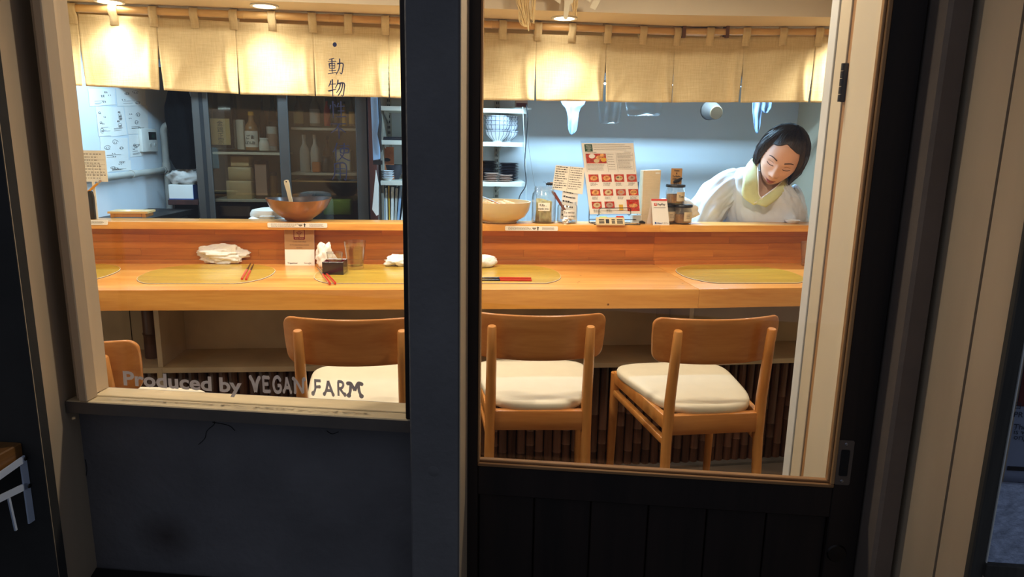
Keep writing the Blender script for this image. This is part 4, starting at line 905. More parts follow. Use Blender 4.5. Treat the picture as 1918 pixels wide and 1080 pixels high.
# jars
def jar_profile(r, h, neck): return [(0, 0), (r * .93, 0), (r, .004), (r, h * .72), (r * .96, h * .8), (neck, h * .87), (neck, h * .90), (neck * 1.04, h * .915), (neck * 1.04, h * .93), (neck, h * .945), (neck, h), (neck - .0018, h), (neck - .0018, h * .87), (r * .93, h * .79), (r - .002, h * .71), (r - .002, .006), (0, .005)]
p = cpx(1018, 414, .525); p.z = ZS; t = thing('glass_jar', 'big clear glass jar with a paper label, between the tan bowl and pencils', 'jar', p, CYAW)
b = MB(); b.lathe(jar_profile(.050, .148, .040), 32); b.build('jar_body', M['glassware'], t, smooth=45)
def label_arc(mb, r, a0, a1, z0, z1, n=10): mb.grid(lambda u, v: Vector((r * math.sin(a0 + (a1 - a0) * u), -r * math.cos(a0 + (a1 - a0) * u), z0 + (z1 - z0) * v)), n, 1)
M['money'] = paint('grey_green_paper', (190, 176, 124), .7, .35, 40)
nt_ = thing('banknotes', 'folded pale banknotes standing inside the big clear jar', 'banknotes', p + Vector((0, 0, .0062)), CYAW)
for k, (rz_, off_, hh_, ww_) in enumerate(((.15, -.026, .082, .052), (-.3, -.012, .088, .062), (.5, .004, .080, .066), (-.1, .018, .086, .058), (1.5, .028, .070, .050))):
    b = MB(); b.grid(lambda u, v: Vector(((u - .5) * ww_, .006 * math.cos((u - .5) * 4 + k) + .004 * math.sin(v * 3 + k), hh_ * v * (1 + .06 * math.sin(u * 3 + k)))), 8, 5); b.build('banknote', M['money'], nt_, (off_ * math.sin(-rz_) * 1, off_ * math.cos(rz_) if k < 4 else .0, 0) if k < 4 else (.020, 0, 0), (.0, 0, rz_), smooth=60, solid=.0006)
b = MB(); label_arc(b, .0506, -.60, .35, .052, .085); lb = b.build('label', M['creampaper'], t, smooth=30)
b = MB(); RZ0 = Matrix.Rotation(-.15, 4, 'Z')
text_mb(b, 'Kifu ..', .013, -.002, .072, 'CENTER', .0002, RZ0 @ Matrix.Translation((0, -.0522, 0)) @ RX); text_mb(b, 'thank you', .011, -.002, .058, 'CENTER', .0002, RZ0 @ Matrix.Translation((0, -.0522, 0)) @ RX); b.build('lettering', M['ink'], lb, smooth=0)
# small insect ornament on the jar rim
q = p + Vector((.022, 0, .1490)); t = thing('insect_ornament', 'small dark insect ornament sitting on the rim of the big jar', 'ornament', q, CYAW)
b = MB(); b.tube([(-.016, 0, .008), (-.010, 0, .010), (0, 0, .010), (.012, 0, .009), (.022, 0, .008)], [.003, .006, .0065, .006, .002], 10); b.build('body', M['black'], t)
b = MB(); b.prism([(-.006, -.0), (.02, -.002), (.024, .004), (.004, .006)], -.001, .001, Matrix.Translation((0, -.004, .011)) @ RX); b.build('wing', M['terraplate'], t)
for x in (-.012, -.004, .006): b = MB(); b.tube([(x, -.004, .008), (x - .003, -.008, .010), (x - .004, -.009, .0)], .0008, 5); b.build('leg', M['black'], t)
for s in (-1, 1): b = MB(); b.tube([(-.016, 0, .010), (-.021, s * .002, .017), (-.027, s * .003, .016)], .0006, 5); b.build('antenna', M['black'], t)
# pencil jar
p = cpx(1062, 415, .52); p.z = ZS; PJ = p; t = thing('glass_jar', 'short clear glass jar holding pencils and cards on the shelf', 'jar', p, CYAW)
b = MB(); b.lathe(jar_profile(.042, .088, .036), 28); b.build('jar_body', M['glassware'], t, smooth=45)
b = MB(); label_arc(b, .0426, -.55, .5, .022, .056); lb = b.build('label', M['paper'], t, smooth=30)
b = MB(); text_mb(b, 'To write', .0125, 0, .043, 'CENTER', .0001, Matrix.Translation((0, -.0436, 0)) @ RX); text_mb(b, 'your orders', .0105, 0, .029, 'CENTER', .0001, Matrix.Translation((0, -.0436, 0)) @ RX); b.build('lettering', M['ink'], lb, smooth=0)
for i, (dx, dz_, col) in enumerate(((0, 0, 'pencilred'), (.007, .003, 'pencilred'))):
    tip = cpx(1034 + i * 4, 358 + i * 2, .505); base = PJ + Vector((.016 + dx * .5, -.012 + .006 * i, .008)); d = tip - base; t = thing('pencil', 'brown pencil leaning left out of the short jar, %s of the two' % ('upper' if i == 0 else 'lower'), 'pencil', base, 0, 'pencils in the short jar')
    b = MB(); b.tube([d * .1, d], .0038, 6); b.build('shaft', M[col], t, smooth=0); b = MB(); b.tube([(0, 0, 0), d * .1], [.0005, .0038], 6); b.build('point', M['ladle'], t, smooth=0)
# cards in the jar
def card(name, lab, quad_px, n, rows, mat, cols=1, title=None):
    P4 = [cpx(x, y, n) for x, y in quad_px]; o = (P4[2] + P4[3]) / 2; t = thing(name, lab, 'card', o, CYAW); inv = Matrix.Rotation(-CYAW, 4, 'Z'); L4 = [inv @ (q - o) for q in P4]
    b = MB(); b.prism([(q.x, q.z) for q in L4], -.0005, .0005, RX); b.build('sheet', mat, t, smooth=0)
    ax = (L4[1] - L4[0]); az = (L4[0] - L4[3])
    for c_ in range(cols):
        b = MB()
        for i in range(rows):
            v = 1 - (i + .8) / (rows + .6); x = (c_ + .06) / cols; end = (c_ + .94 - random.random() * .25) / cols
            while x < end:
                l = random.uniform(.02, .09) / cols * 1.6; q = L4[3] + ax * x + az * v; e = ax * min(l, end - x); hh = az * (.40 / rows) * random.uniform(.6, 1)
                b.quad(q + Vector((0, -.0009, 0)), q + e + Vector((0, -.0009, 0)), q + e + hh + Vector((0, -.0009, 0)), q + hh + Vector((0, -.0009, 0))); x += l + random.uniform(.008, .03) / cols * 1.6
        b.build('printed_text', M['ink'] if c_ == 0 else M['greyink'], t, smooth=0, kind='stuff')
    if cols > 1:
        b = MB(); q = L4[3] + ax * .5; b.quad(q + Vector((-.0005, -.0008, 0)), q + Vector((.0005, -.0008, 0)), q + az + Vector((.0005, -.0008, 0)), q + az + Vector((-.0005, -.0008, 0))); b.build('fold_line', M['greyink'], t, smooth=0)
    if title:
        b = MB(); an = math.atan2(ax.z, ax.x)
        for k, s in enumerate(title):
            q = L4[3] + ax * .05 + az * (.90 - k * .105); text_mb(b, s, .0105, 0, 0, 'LEFT', .0001, Matrix.Translation(q + Vector((0, -.0012, 0))) @ Matrix.Rotation(-an, 4, 'Y') @ RX)
        b.build('lettering', M['ink'], t, smooth=0)
    return t
card('order_card', 'folded white card, handwriting left and printed grid right, above the pencil jar', [(1041, 309), (1096, 314), (1091, 364), (1034, 354)], .515, 10, M['creampaper'], 2)
card('order_card', 'smaller printed white card standing in the pencil jar below the folded card', [(1054, 352), (1083, 358), (1080, 412), (1049, 410)], .52, 6, M['paper'])
# white flower ornament in front of the jar
p = cpx(1059, 418, .46); p.z = ZS; t = thing('flower_ornament', 'tiny white flower-like ornament standing before the pencil jar', 'ornament', p, CYAW)
b = MB()
for k in range(6):
    a_ = k * PI / 3; b.lathe([(0, -.006), (.005, -.004), (.0068, 0), (.005, .004), (0, .006)], 10, (.008 * math.cos(a_), -.004 * (k % 2), .016 + .008 * math.sin(a_)))
b.build('petals', M['china'], t, kind='stuff'); b = MB(); b.lathe([(0, -.005), (.004, -.003), (.005, 0), (0, .005)], 10, (0, -.008, .016)); b.build('centre', M['tan'], t); b = MB(); b.lathe([(0, 0), (.008, 0), (.006, .004), (0, .006)], 12); b.build('base', M['ladle'], t)

# menu board on a black wire easel
P4 = [cpx(1089, 268, .515), cpx(1183, 265, .515), cpx(1200, 400, .515), cpx(1105, 401, .515)]
o = (P4[2] + P4[3]) / 2; inv = Matrix.Rotation(-CYAW, 4, 'Z'); mt = thing('menu_board', 'white picture menu board with red food photos, tilted on a wire easel', 'menu', o, CYAW)
L4 = [inv @ (q - o) for q in P4]; ax, az = (L4[2] - L4[3]), (L4[0] - L4[3])
ax2 = Vector(ax); O4 = L4[3]
def mpt(u, v, y=-.002): q = O4 + ax * u + az * v; return Vector((q.x, y, q.z))
def mrect(mb, u0, v0, u1, v1, y=-.002, th=.0005):
    pts = [mpt(u0, v0), mpt(u1, v0), mpt(u1, v1), mpt(u0, v1)]; mb.prism([(p.x, p.z) for p in pts], -y, -y + th, RX)
b = MB(); mrect(b, 0, 0, 1, 1, .003, .004); b.build('menu_sheet', M['paper'], mt, smooth=0)
b = MB(); mrect(b, -.012, -.02, 1.012, 1.035, .0042, .001); b.build('clear_sleeve', M['plastic'], mt, smooth=0)
b = MB(); mrect(b, .05, .885, .20, .985, -.0011); g = b.build('green_badge', M['green'], mt, smooth=0)
b = MB()
for k, s in enumerate(('VEGAN', 'RAMEN', 'UZU')):
    q = mpt(.125, .96 - k * .028, -.0022); text_mb(b, s, .0066, 0, -.002, 'CENTER', .0001, Matrix.Translation(q) @ RX)
b.build('lettering', M['paper'], g, smooth=0)
b = MB(); mrect(b, .055, .72, .44, .855, -.0012); ph = b.build('menu_photo', M['photo'], mt, smooth=0)
def dish(u, v, r, mat, par, sq_=.7):
    m = MB(); q = mpt(u, v); m.prism([(q.x + r * math.cos(k * PI / 8), q.z + r * sq_ * math.sin(k * PI / 8)) for k in range(16)], .0018, .0021, RX); m.build('dish', mat, par, smooth=0)
for u, v, r, m_ in ((.17, .82, .013, M['paper']), (.30, .80, .012, M['photo2']), (.39, .77, .012, M['yellow']), (.14, .755, .011, M['photo']), (.25, .755, .012, M['tan']), (.37, .83, .01, M['photo2'])): dish(u, v, r, m_, ph)
for r_, (v0, hh, us) in enumerate(((.46, .105, (.06, .31, .555, .80)), (.265, .09, (.06, .31, .56, .805)), (.08, .10, (.06, .31)))):
    for k, u in enumerate(us):
        b = MB(); mrect(b, u, v0, u + .19, v0 + hh, -.0012); ph = b.build('menu_photo', M['photo'], mt, smooth=0); dish(u + .095, v0 + hh / 2, .0150, M[('photo2', 'photo2', 'tan', 'terraplate')[(r_ + k) % 4]], ph)
        if (r_ * 4 + k) in (2, 7): dish(u + .07, v0 + hh * .58, .005, M['ink'], ph); dish(u + .13, v0 + hh * .55, .005, M['yellow'], ph)
        else: dish(u + .10, v0 + hh * .55, .006, M['orange'], ph)
        b = MB(); q0, q1 = mpt(u, v0 - .055), mpt(u + .19, v0 - .012); print_rows(b, q0.x + .003, q0.x + .034, q0.z, q1.z, 3, -.0023, .7, .35, .003, .009, .4); b.build('printed_text', M['greyink'], mt, smooth=0, kind='stuff')
b = MB(); mrect(b, .555, .05, .70, .20, -.0011); c_ = b.build('drink_card', M['creampaper'], mt, smooth=0); b = MB(); mrect(b, .585, .055, .665, .135, -.0017); b.build('drink_photo', M['yellow'], c_, smooth=0)
b = MB(); mrect(b, .745, .04, .985, .205, -.0012); ph = b.build('menu_photo', M['photo'], mt, smooth=0); dish(.87, .12, .018, M['photo2'], ph, .45); dish(.83, .155, .008, M['red'], ph)
b = MB()
for (u0, u1, v0, v1, n) in ((.22, .97, .90, .985, 4), (.06, .42, .62, .71, 5), (.47, .60, .62, .86, 7), (.66, .97, .63, .86, 12), (.05, .28, .865, .88, 1), (.8, .97, .865, .88, 1)):
    q0, q1 = mpt(u0, v0), mpt(u1, v1); sk = az.x / az.z
    for i in range(n):
        zz = q0.z + (q1.z - q0.z) * (i + .5) / n; xs = mpt(u0, v0).x + (zz - q0.z) * sk; end = xs + (u1 - u0) * ax.x * random.uniform(.75, 1); x = xs
        while x < end: l = min(random.uniform(.003, .012), end - x); b.quad((x, -.0022, zz), (x + l, -.0022, zz), (x + l, -.0022, zz + .0012), (x, -.0022, zz + .0012)); x += l + .0012
b.build('printed_text', M['greyink'], mt, smooth=0, kind='stuff')
b = MB()
for u in (.045, .455, .64, .96):
    q0, q1 = mpt(u, .60), mpt(u, .86); b.prism([(q0.x, q0.z), (q0.x + .0006, q0.z), (q1.x + .0006, q1.z), (q1.x, q1.z)], .0020, .0022, RX)
b.build('printed_rule', M['greyink'], mt, smooth=0, kind='stuff')
# easel
e0 = cpx(1150, 414, .49); ez = thing('wire_easel', 'black wire easel under the menu board', 'easel', (e0.x, e0.y, ZS), CYAW)
def el(px, py, n): q = inv @ (cpx(px, py, n) - ez.location); return q
b = MB(); b.tube([el(1118, 404, .50), el(1122, 402, .50), el(1122, 392, .50), el(1126, 389.5, .50), el(1177, 389, .50), el(1181, 391, .50), el(1181.5, 400, .50), el(1178, 403, .50), el(1176, 401, .50)], .0016, 8); b.build('front_lip', M['black'], ez)
b = MB()
for x in (el(1102, 405, .54).x, el(1192, 405, .54).x): b.tube([(x, .05, .17), (x, .035, .02), (x, .03, .002), (x + (.02 if x < 0 else -.02), -.035, .002)], .0017, 8)
b.tube([(el(1105, 405, .54).x, -.034, .002), (el(1190, 405, .54).x, -.034, .002)], .0017, 8); b.tube([(-.09, .03, .002), (.09, .03, .002)], .0017, 8); b.tube([(-.1, .028, .016), (.1, .028, .016)], .0017, 8); b.build('wire_frame', M['black'], ez)
# card holder in front
p = cpx(1143, 417, .452); t = thing('sign_block', 'low tan sign block with small icons before the menu easel', 'sign', (p.x, p.y, ZS), CYAW)
b = MB(); b.prism([(-.012, 0), (.012, 0), (.012, .006), (-.004, .030), (-.012, .030)][::-1], -.058, .058, Matrix(((0, 0, 1, 0), (-1, 0, 0, 0), (0, 1, 0, 0), (0, 0, 0, 1))), 0); b.build('block', M['tan'], t, smooth=0)
b = MB(); n_ = Vector((0, -1, .66)).normalized()
for x0, x1, nm in ((-.048, -.026, 0), (-.020, -.006, 1), (.004, .018, 2), (.026, .05, 3)):
    for r in range(3 if nm != 1 else 1):
        za = .008 + (r * .006 if nm != 1 else 0); zb2 = za + (.004 if nm != 1 else .016)
        f_ = lambda z: -.012 + (z - .006) / .024 * .016 - .0006
        b.quad((x0, f_(za), za), (x1, f_(za), za), (x1, f_(zb2), zb2), (x0, f_(zb2), zb2))
b.build('printed_icon', M['ink'], t, smooth=0, kind='stuff', recalc=False)
q = cpx(1130, 405, .47); b = MB(); b.box(-.016, .016, -.006, .006, 0, .032, bev=.002); tag(b.build('green_eraser', M['lightgreen'], None, (q.x, q.y, ZS), CR), 'small light green stub behind the tan sign block', 'eraser')
q = cpx(1161, 405, .475); b = MB(); b.box(-.016, .016, -.006, .006, 0, .034, bev=.003); tag(b.build('red_seal_case', M['red'], None, (q.x, q.y, ZS), CR), 'small red case behind the tan sign block', 'case')
q = cpx(1192, 410, .54); b = MB(); b.box(-.022, .022, -.02, .02, 0, .036, bev=.003); b.box(-.03, .03, -.03, -.02, 0, .006, bev=.002); tag(b.build('phone_stand', M['pipe'], None, (q.x, q.y, ZS), CR), 'grey plastic block stand between the menu board and the napkin pack', 'stand')
q = cpx(1203, 412, .50); b = MB(); b.tube([(-.012, 0, .008), (0, 0, .009), (.012, 0, .005)], [.005, .006, .004], 10); tag(b.build('black_clip', M['black'], None, (q.x, q.y, ZS - .001), CR), 'small black clip at the foot of the napkin pack', 'clip')
# tall napkin pack
a, c, e, g = cpx(1203, 316, .53), cpx(1236, 315, .53), cpx(1230, 415, .53), cpx(1199, 415, .53); o = (e + g) / 2; t = thing('napkin_pack', 'tall stack of beige paper napkins standing behind the payment card', 'napkins', (o.x, o.y, ZS), CYAW)
L4 = [inv @ (q - o) for q in (a, c, e, g)]; b = MB(); b.prism([(q.x, q.z - L4[2].z * 1) for q in L4], -.03, .02, RX, .002); b.build('napkin_stack', M['creampaper'], t)
M['napk2'] = paint('embossed_napkin', (218, 202, 172), .9, .05); M['napk'] = paint('beige_napkin', (206, 188, 156), .9, .06, 30, .2); t.children[0].data.materials[0] = M['napk']
b = MB()
for k in range(14): z = .01 + k * .0145; b.box(L4[3].x + .004, L4[2].x - .002, -.0206, -.0200, z, z + .0009)
b.build('embossed_line', M['napk2'], t, smooth=0, kind='stuff')
b = MB(); b.box(.012, .03, -.0207, -.02, .205, .211); b.build('woven_tag', M['white'], t, smooth=0)
# crumpled bag behind
q = cpx(1262, 412, .56); lump('paper_bag', 'crumpled off-white paper bag behind the condiment jars', 'bag', (q.x, q.y, ZS), .09, .03, .058, 31.4, M['paper'], CYAW, 40, .3)
# payment card tent
a, c, e, g = cpx(1220, 373, .475), cpx(1249.5, 373, .475), cpx(1254, 421, .46), cpx(1223, 422, .46); o = (e + g) / 2; t = thing('payment_card', 'white tented payment card with a red top band, before the napkin pack', 'card', (o.x, o.y, ZS), CYAW)
L4 = [inv @ (q - o) for q in (a, c, e, g)]; hh = L4[0].z - L4[3].z
def slab(mb, p4, th): 
    mb.bm.faces.ensure_lookup_table(); nrm = (p4[1] - p4[0]).cross(p4[3] - p4[0]).normalized() * th; v0 = [mb.bm.verts.new(p) for p in p4]; v1 = [mb.bm.verts.new(p + nrm) for p in p4]
    mb.bm.faces.new(v0); mb.bm.faces.new(v1[::-1])
    for i in range(4): mb.bm.faces.new((v0[i], v1[i], v1[(i + 1) % 4], v0[(i + 1) % 4]))
F4 = [Vector((L4[0].x, .018, hh)), Vector((L4[1].x, .018, hh)), Vector((L4[2].x, 0, 0)), Vector((L4[3].x, 0, 0))]
b = MB(); slab(b, F4, .0006); b.build('front_leaf', M['paper'], t, smooth=0)
b = MB(); slab(b, [F4[0], F4[1], Vector((F4[2].x - .01, .05, 0)), Vector((F4[3].x - .012, .05, 0))], .0006); b.build('rear_leaf', M['paper'], t, smooth=0)
def fpt(u, v, o_=.0010): q = F4[3].lerp(F4[2], u).lerp(F4[0].lerp(F4[1], u), v); return q + Vector((0, -o_, o_ * .2))
M['bandred'] = paint('red_print', (214, 70, 62), .6, .03)
b = MB(); slab(b, [fpt(0, 1), fpt(1, 1), fpt(1, .925), fpt(0, .925)], .0003); b.build('red_band', M['bandred'], t, smooth=0)
b = MB(); slab(b, [fpt(.17, .84), fpt(.33, .84), fpt(.32, .735), fpt(.16, .735)], .0003); b.build('logo_square', M['bandred'], t, smooth=0)
til = Matrix.Rotation(-math.atan2(.018, hh), 4, 'X'); sk = Matrix(((1, 0, 0, 0), (0, 1, 0, 0), (0, 0, 1, 0), (0, 0, 0, 1)))
b = MB(); text_mb(b, 'PayPay', .0118, 0, 0, 'LEFT', .0002, Matrix.Translation(fpt(.36, .755, .0014)) @ til @ RX); b.build('lettering', M['ink'], t, smooth=0)
b = MB(); text_mb(b, 'P', .0105, 0, 0, 'CENTER', .0002, Matrix.Translation(fpt(.25, .762, .0016)) @ til @ RX); b.build('lettering', M['paper'], t, smooth=0)
b = MB(); text_mb(b, 'Alipay+', .0080, 0, 0, 'LEFT', .0002, Matrix.Translation(fpt(.24, .055, .0014)) @ til @ RX); b.build('lettering', M['box_blue'], t, smooth=0)
b = MB(); slab(b, [fpt(.12, .115), fpt(.21, .115), fpt(.21, .045), fpt(.12, .045)], .0003); b.build('logo_square', M['box_blue'], t, smooth=0)
b = MB(); text_mb(b, 'QR Pay', .0066, 0, 0, 'LEFT', 0, Matrix.Translation(fpt(.64, .06, .0014)) @ til @ RX); b.build('lettering', M['greyink'], t, smooth=0)
b = MB(); slab(b, [fpt(.14, .672), fpt(.86, .672), fpt(.86, .66), fpt(.14, .66)], .0002); b.build('printed_rule', M['greyink'], t, smooth=0)
# three condiment jars with black lids
def cjar(px, py, n, lab, z=ZS, ang=0.0, word=''):
    p = cpx(px, py, n); p.z = z; t = thing('condiment_jar', lab, 'jar', p, CYAW + ang, 'condiment jars with black lids'); r, h = .0395, .070
    b = MB(); b.lathe([(0, 0), (r * .9, 0), (r, .005), (r, h * .72), (r * .9, h * .86), (r * .87, h), (r * .87 - .0015, h), (r * .88, h * .84), (r - .002, h * .7), (r - .002, .006), (0, .005)], 28); b.build('jar_body', M['glassware'], t, smooth=45)
    b = MB(); b.lathe([(0, .0055), (r - .0025, .007), (r - .0025, h * .58), (0, h * .60)], 24); b.build('contents', M['miso'], t, smooth=45)
    b = MB(); b.lathe([(0, h + .011), (r * .98, h + .011), (r * 1.02, h + .009), (r * 1.02, h + .001), (r * .98, h), (0, h)], 28); b.build('lid', M['black'], t, smooth=40)
    b = MB(); label_arc(b, r + .0005, -.15, 1.0, h * .2, h * .74); lb = b.build('label', M['napk'], t, smooth=30)
    if word:
        b = MB(); text_mb(b, word, .012, 0, h * .42, 'CENTER', .0002, Matrix.Rotation(.35, 4, 'Z') @ Matrix.Translation((0, -r - .0012, 0)) @ RX); b.build('lettering', M['ink'], lb, smooth=0)
    else:
        b = MB(); print_rows(b, -.012, .012, h * .35, h * .62, 3, 0, .7, .3, .003, .006, .3, Matrix.Rotation(.4, 4, 'Z') @ Matrix.Translation((0, -r - .0010, 0))); b.build('printed_text', M['greyink'], lb, smooth=0, kind='stuff')
    return p
cjar(1277, 417, .515, 'black-lidded condiment jar at the right of the bottom row, brown contents')
cjar(1246, 416, .530, 'black-lidded condiment jar half hidden behind the payment card')
p = cjar(1263, 390, .522, 'black-lidded condiment jar standing on top of the two others', ZS + .0815, 0, 'Tuna')
q = p + Vector((0, 0, .0815)); a, c = cpx(1256, 315, .52), cpx(1275, 341, .52); t = thing('price_tag', 'kraft paper price tag with black handwriting on the topmost condiment jar', 'tag', (q.x, q.y, q.z), CYAW); W2 = (c.x - a.x) / 2; Hh = a.z - q.z
b = MB(); b.box(-W2, W2, -.0006, .0006, .0, Hh); b.build('tag_card', M['kraft'], t, smooth=0)
b = MB()
for k, s in enumerate(('Vegan', '&', 'Furikake', '1500 yen')): text_mb(b, s, .0112, 0, Hh - .0125 - k * .0115, 'CENTER', .0002, Matrix.Translation((0, -.0012, 0)) @ RX, .85)
b.build('lettering', M['ink'], t, smooth=0)
t = thing('insect_clip', 'black insect-shaped clip holding the kraft price tag', 'clip', (q.x + .004, q.y - .006, q.z), CYAW)
b = MB(); b.tube([(-.016, 0, .008), (-.008, 0, .013), (.004, 0, .017), (.016, 0, .024), (.02, 0, .026)], [.004, .006, .006, .005, .002], 10); b.build('body', M['black'], t)
for x in (-.008, 0, .008): b = MB(); b.tube([(x, -.003, .012), (x - .004, -.007, .012), (x - .005, -.008, 0)], .0009, 5); b.build('leg', M['black'], t)
# white cup edge at the right end of the shelf
p = cpx(1484, 411, .57); b = MB(); b.lathe([(0, 0), (.02, 0), (.03, .008), (.033, .014), (.031, .014), (.027, .008), (0, .004)], 22); tag(b.build('small_dish', M['china'], None, (p.x, p.y, ZS)), 'small white dish at the right end of the shelf before the woman', 'dish')

# ================================================================ kitchen
def kp(px, py, n): return cpx(px, py, n)
def loc2(p): return Vector(((p.xy - CA).dot(CU), (p.xy - CA).dot(CN), p.z))       # counter-frame coordinates
# work counter along the left wall (only its dark edge shows)
t = thing('work_counter', 'dark steel work counter along the left kitchen wall behind the shelf', 'work counter', (-1.795, 0, 0)); b = MB(); b.box(0, .22, 2.85, 3.42, .90, .925, bev=.002); b.build('worktop', M['darksteel'], t); b = MB(); b.box(.02, .20, 2.87, 3.40, 0, .90); b.build('cabinet_body', M['darkgap'], t)
# drawings on the left wall
XW = -1.7985
draws = [([165, 215, 216, 168], [166, 166, 196, 199], 'faint pencil drawing, highest and farthest left on the left kitchen wall'), ([217, 272, 273, 220], [166, 166, 197, 199], 'pencil drawing of small faces, highest beside the water heater panel'), ([179, 211, 212, 185], [199, 200, 254, 255], 'drawing with scattered dots, left in the middle row on the kitchen wall'), ([206, 231, 238, 208], [200, 200, 252, 256], 'drawing of a face with two black eyes, centre of the middle row'), ([232, 276, 278, 240], [199, 198, 250, 251], 'drawing of a tall figure beside a round face, middle row next to the heater panel'),
         ([187, 239, 241, 190], [256, 258, 302, 304], 'large drawing of two faces below the middle row of drawings'), ([241, 268, 268, 244], [252, 252, 291, 294], 'small plain paper sheet left below the water heater panel'), ([199, 245, 246, 201], [300, 300, 318, 322], 'thin drawing strip just above the grey wall pipe')]
rd = random.Random(5)
for xs, ys, lab in draws:
    P = [on_x(x, y, XW + .0006 * rd.random()) for x, y in zip(xs, ys)]; o = (P[2] + P[3]) / 2; t = thing('wall_drawing', lab, 'drawing', o, 0, None); q4 = [p - o for p in P]
    b = MB(); v0 = [b.bm.verts.new(p) for p in q4]; v1 = [b.bm.verts.new(p + Vector((-.0006, 0, 0))) for p in q4]; b.bm.faces.new(v0); b.bm.faces.new(v1[::-1])
    for i in range(4): b.bm.faces.new((v0[i], v1[i], v1[(i + 1) % 4], v0[(i + 1) % 4]))
    b.build('sheet', M['paper'], t, smooth=0)
    def at(u, v): return q4[3].lerp(q4[2], u).lerp(q4[0].lerp(q4[1], u), v) + Vector((.0006, 0, 0))
    b = MB()
    for k in range(5):
        u, v = rd.uniform(.15, .8), rd.uniform(.15, .85); r = rd.uniform(.05, .12)
        if k < 3:
            ring = smooth_path([at(u + r * math.cos(a_) * rd.uniform(.7, 1.2), v + r * .7 * math.sin(a_)) for a_ in [j * .9 for j in range(7)]], 2); b.tube(ring, .0009, 4)
        for e in (-.04, .04):
            c_ = at(u + e, v); b.tube([c_, c_ + Vector((0, .003, -.004))], .0016 if 'eyes' not in lab else .004, 5)
    for k in range(3): v = rd.uniform(.08, .3); b.tube([at(.2, v), at(rd.uniform(.4, .8), v + .01)], .0007, 4)
    b.build('pen_line', M['greyink'] if rd.random() < .4 else M['ink'], t, smooth=0, kind='stuff')
# water heater control panel
P = [on_x(x, y, XW) for x, y in ((260, 240), (289, 239), (289, 284), (263, 284))]; o = (P[2] + P[3]) / 2; t = thing('heater_control', 'white water heater control panel with a dark display on the kitchen wall', 'control panel', o); L = abs(P[1].y - P[0].y); H_ = P[0].z - P[3].z
b = MB(); b.box(0, .018, -L / 2, L / 2, 0, H_, bev=.004, seg=2); b.build('panel_body', M['whitep'], t); b = MB(); b.box(.0178, .0186, -.01, L * .42, H_ * .52, H_ * .86); b.build('display', M['black'], t)
b = MB(); text_mb(b, '40', .028, 0, 0, 'CENTER', 0, Matrix.Translation((.0190, L * .2, H_ * .6)) @ Matrix.Rotation(PI / 2, 4, 'Z') @ RX); b.build('display_digits', M['green'], t, smooth=0)
for y in (.0, L * .3): b = MB(); b.lathe([(0, .002), (.009, .002), (.011, 0), (0, 0)], 14, mat=Matrix.Translation((.0182, y, H_ * .30)) @ Matrix.Rotation(PI / 2, 4, 'Y')); b.build('button', M['pipe'], t)
# pipes on the left wall
a, c = on_x(150, 338, -1.782), on_x(309, 318, -1.782); t = thing('wall_pipe', 'horizontal grey plastic pipe along the left kitchen wall under the drawings', 'pipe', a); d = c - a
b = MB(); b.cyl((0, 0, 0), d, .0145, seg=14); b.build('pipe', M['pipe'], t)
for f in (.55, .97): b = MB(); b.cyl(d * f, d * (f + .05), .0185, seg=14); b.build('coupling', M['pipe'], t)
e, f_ = on_x(312, 240, -1.775), on_x(312, 312, -1.775); t = thing('wall_pipe', 'upright grey plastic pipe with an elbow beside the hanging black coat', 'pipe', f_); d = e - f_
b = MB(); b.tube(smooth_path([(0, 0, -.3), (0, 0, 0), (0, 0, d.z - .05), (.0, .0, d.z - .01), (.02, 0, d.z + .015), (.06, 0, d.z + .012)], 5), .0165, 14); b.build('pipe', M['pipe'], t)
b = MB(); b.cyl((0, 0, -.02), (0, 0, .02), .021, seg=14); b.build('coupling', M['pipe'], t)
# hanging black coat, box and towel on a small shelf
p = kp(347, 316, 1.30); q = kp(347, 160, 1.30); H_ = q.z - p.z; t = thing('black_coat', 'black coat hanging in the dark corner between the pipe and the fridge', 'coat', p, CYAW)
b = MB()
from mathutils import noise as mnoise
def coat(u, v):
    th = u * 2 * PI; z = H_ * v; w_ = .062 * (1.05 - .5 * max(0, v - .75) / .25) * (1 - .35 * max(0, .1 - v) / .1) ; r = 1 + .13 * math.sin(th * 5 + v * 3) + .12 * mnoise.noise(Vector((math.cos(th), math.sin(th), v * 4)))
    return Vector((math.cos(th) * w_ * r, math.sin(th) * .045 * r, z))
b.grid(coat, 40, 16, closed_u=True); b.build('coat_cloth', M['denim'], t, smooth=70); b = MB(); b.tube([(0, 0, H_ - .01), (0, 0, H_ + .03), (0, .25, H_ + .04)], .004, 8); b.build('hook', M['steel'], t)
p = kp(352, 372, 1.30); t = thing('wall_ledge', 'dark wooden ledge carrying a white box beside the fridge', 'ledge', p, CYAW); b = MB(); b.box(-.075, .07, -.06, .28, -.026, -.0005, bev=.002); b.build('ledge_board', M['brownpost'], t); b = MB(); b.box(-.06, -.05, -.04, .28, -.2, -.026); b.build('support', M['darksteel'], t)
t = thing('cardboard_box', 'white cardboard box with blue edges on the ledge beside the fridge', 'box', p, CYAW); b = MB(); b.box(-.07, .045, -.05, .06, 0, .072, bev=.001); b.build('box_body', M['paper'], t)
b = MB(); b.box(-.0705, .0455, -.0505, .06, 0, .005); b.box(.0455, .0465, -.0505, .06, 0, .072); b.build('blue_edge', M['box_blue'], t)
lump('striped_towel', 'grey striped towel crumpled on top of the white box', 'towel', p + Vector((-.01, 0, .0725)), .062, .05, .042, 41.0, M['stripe'], .3, 40, .4)
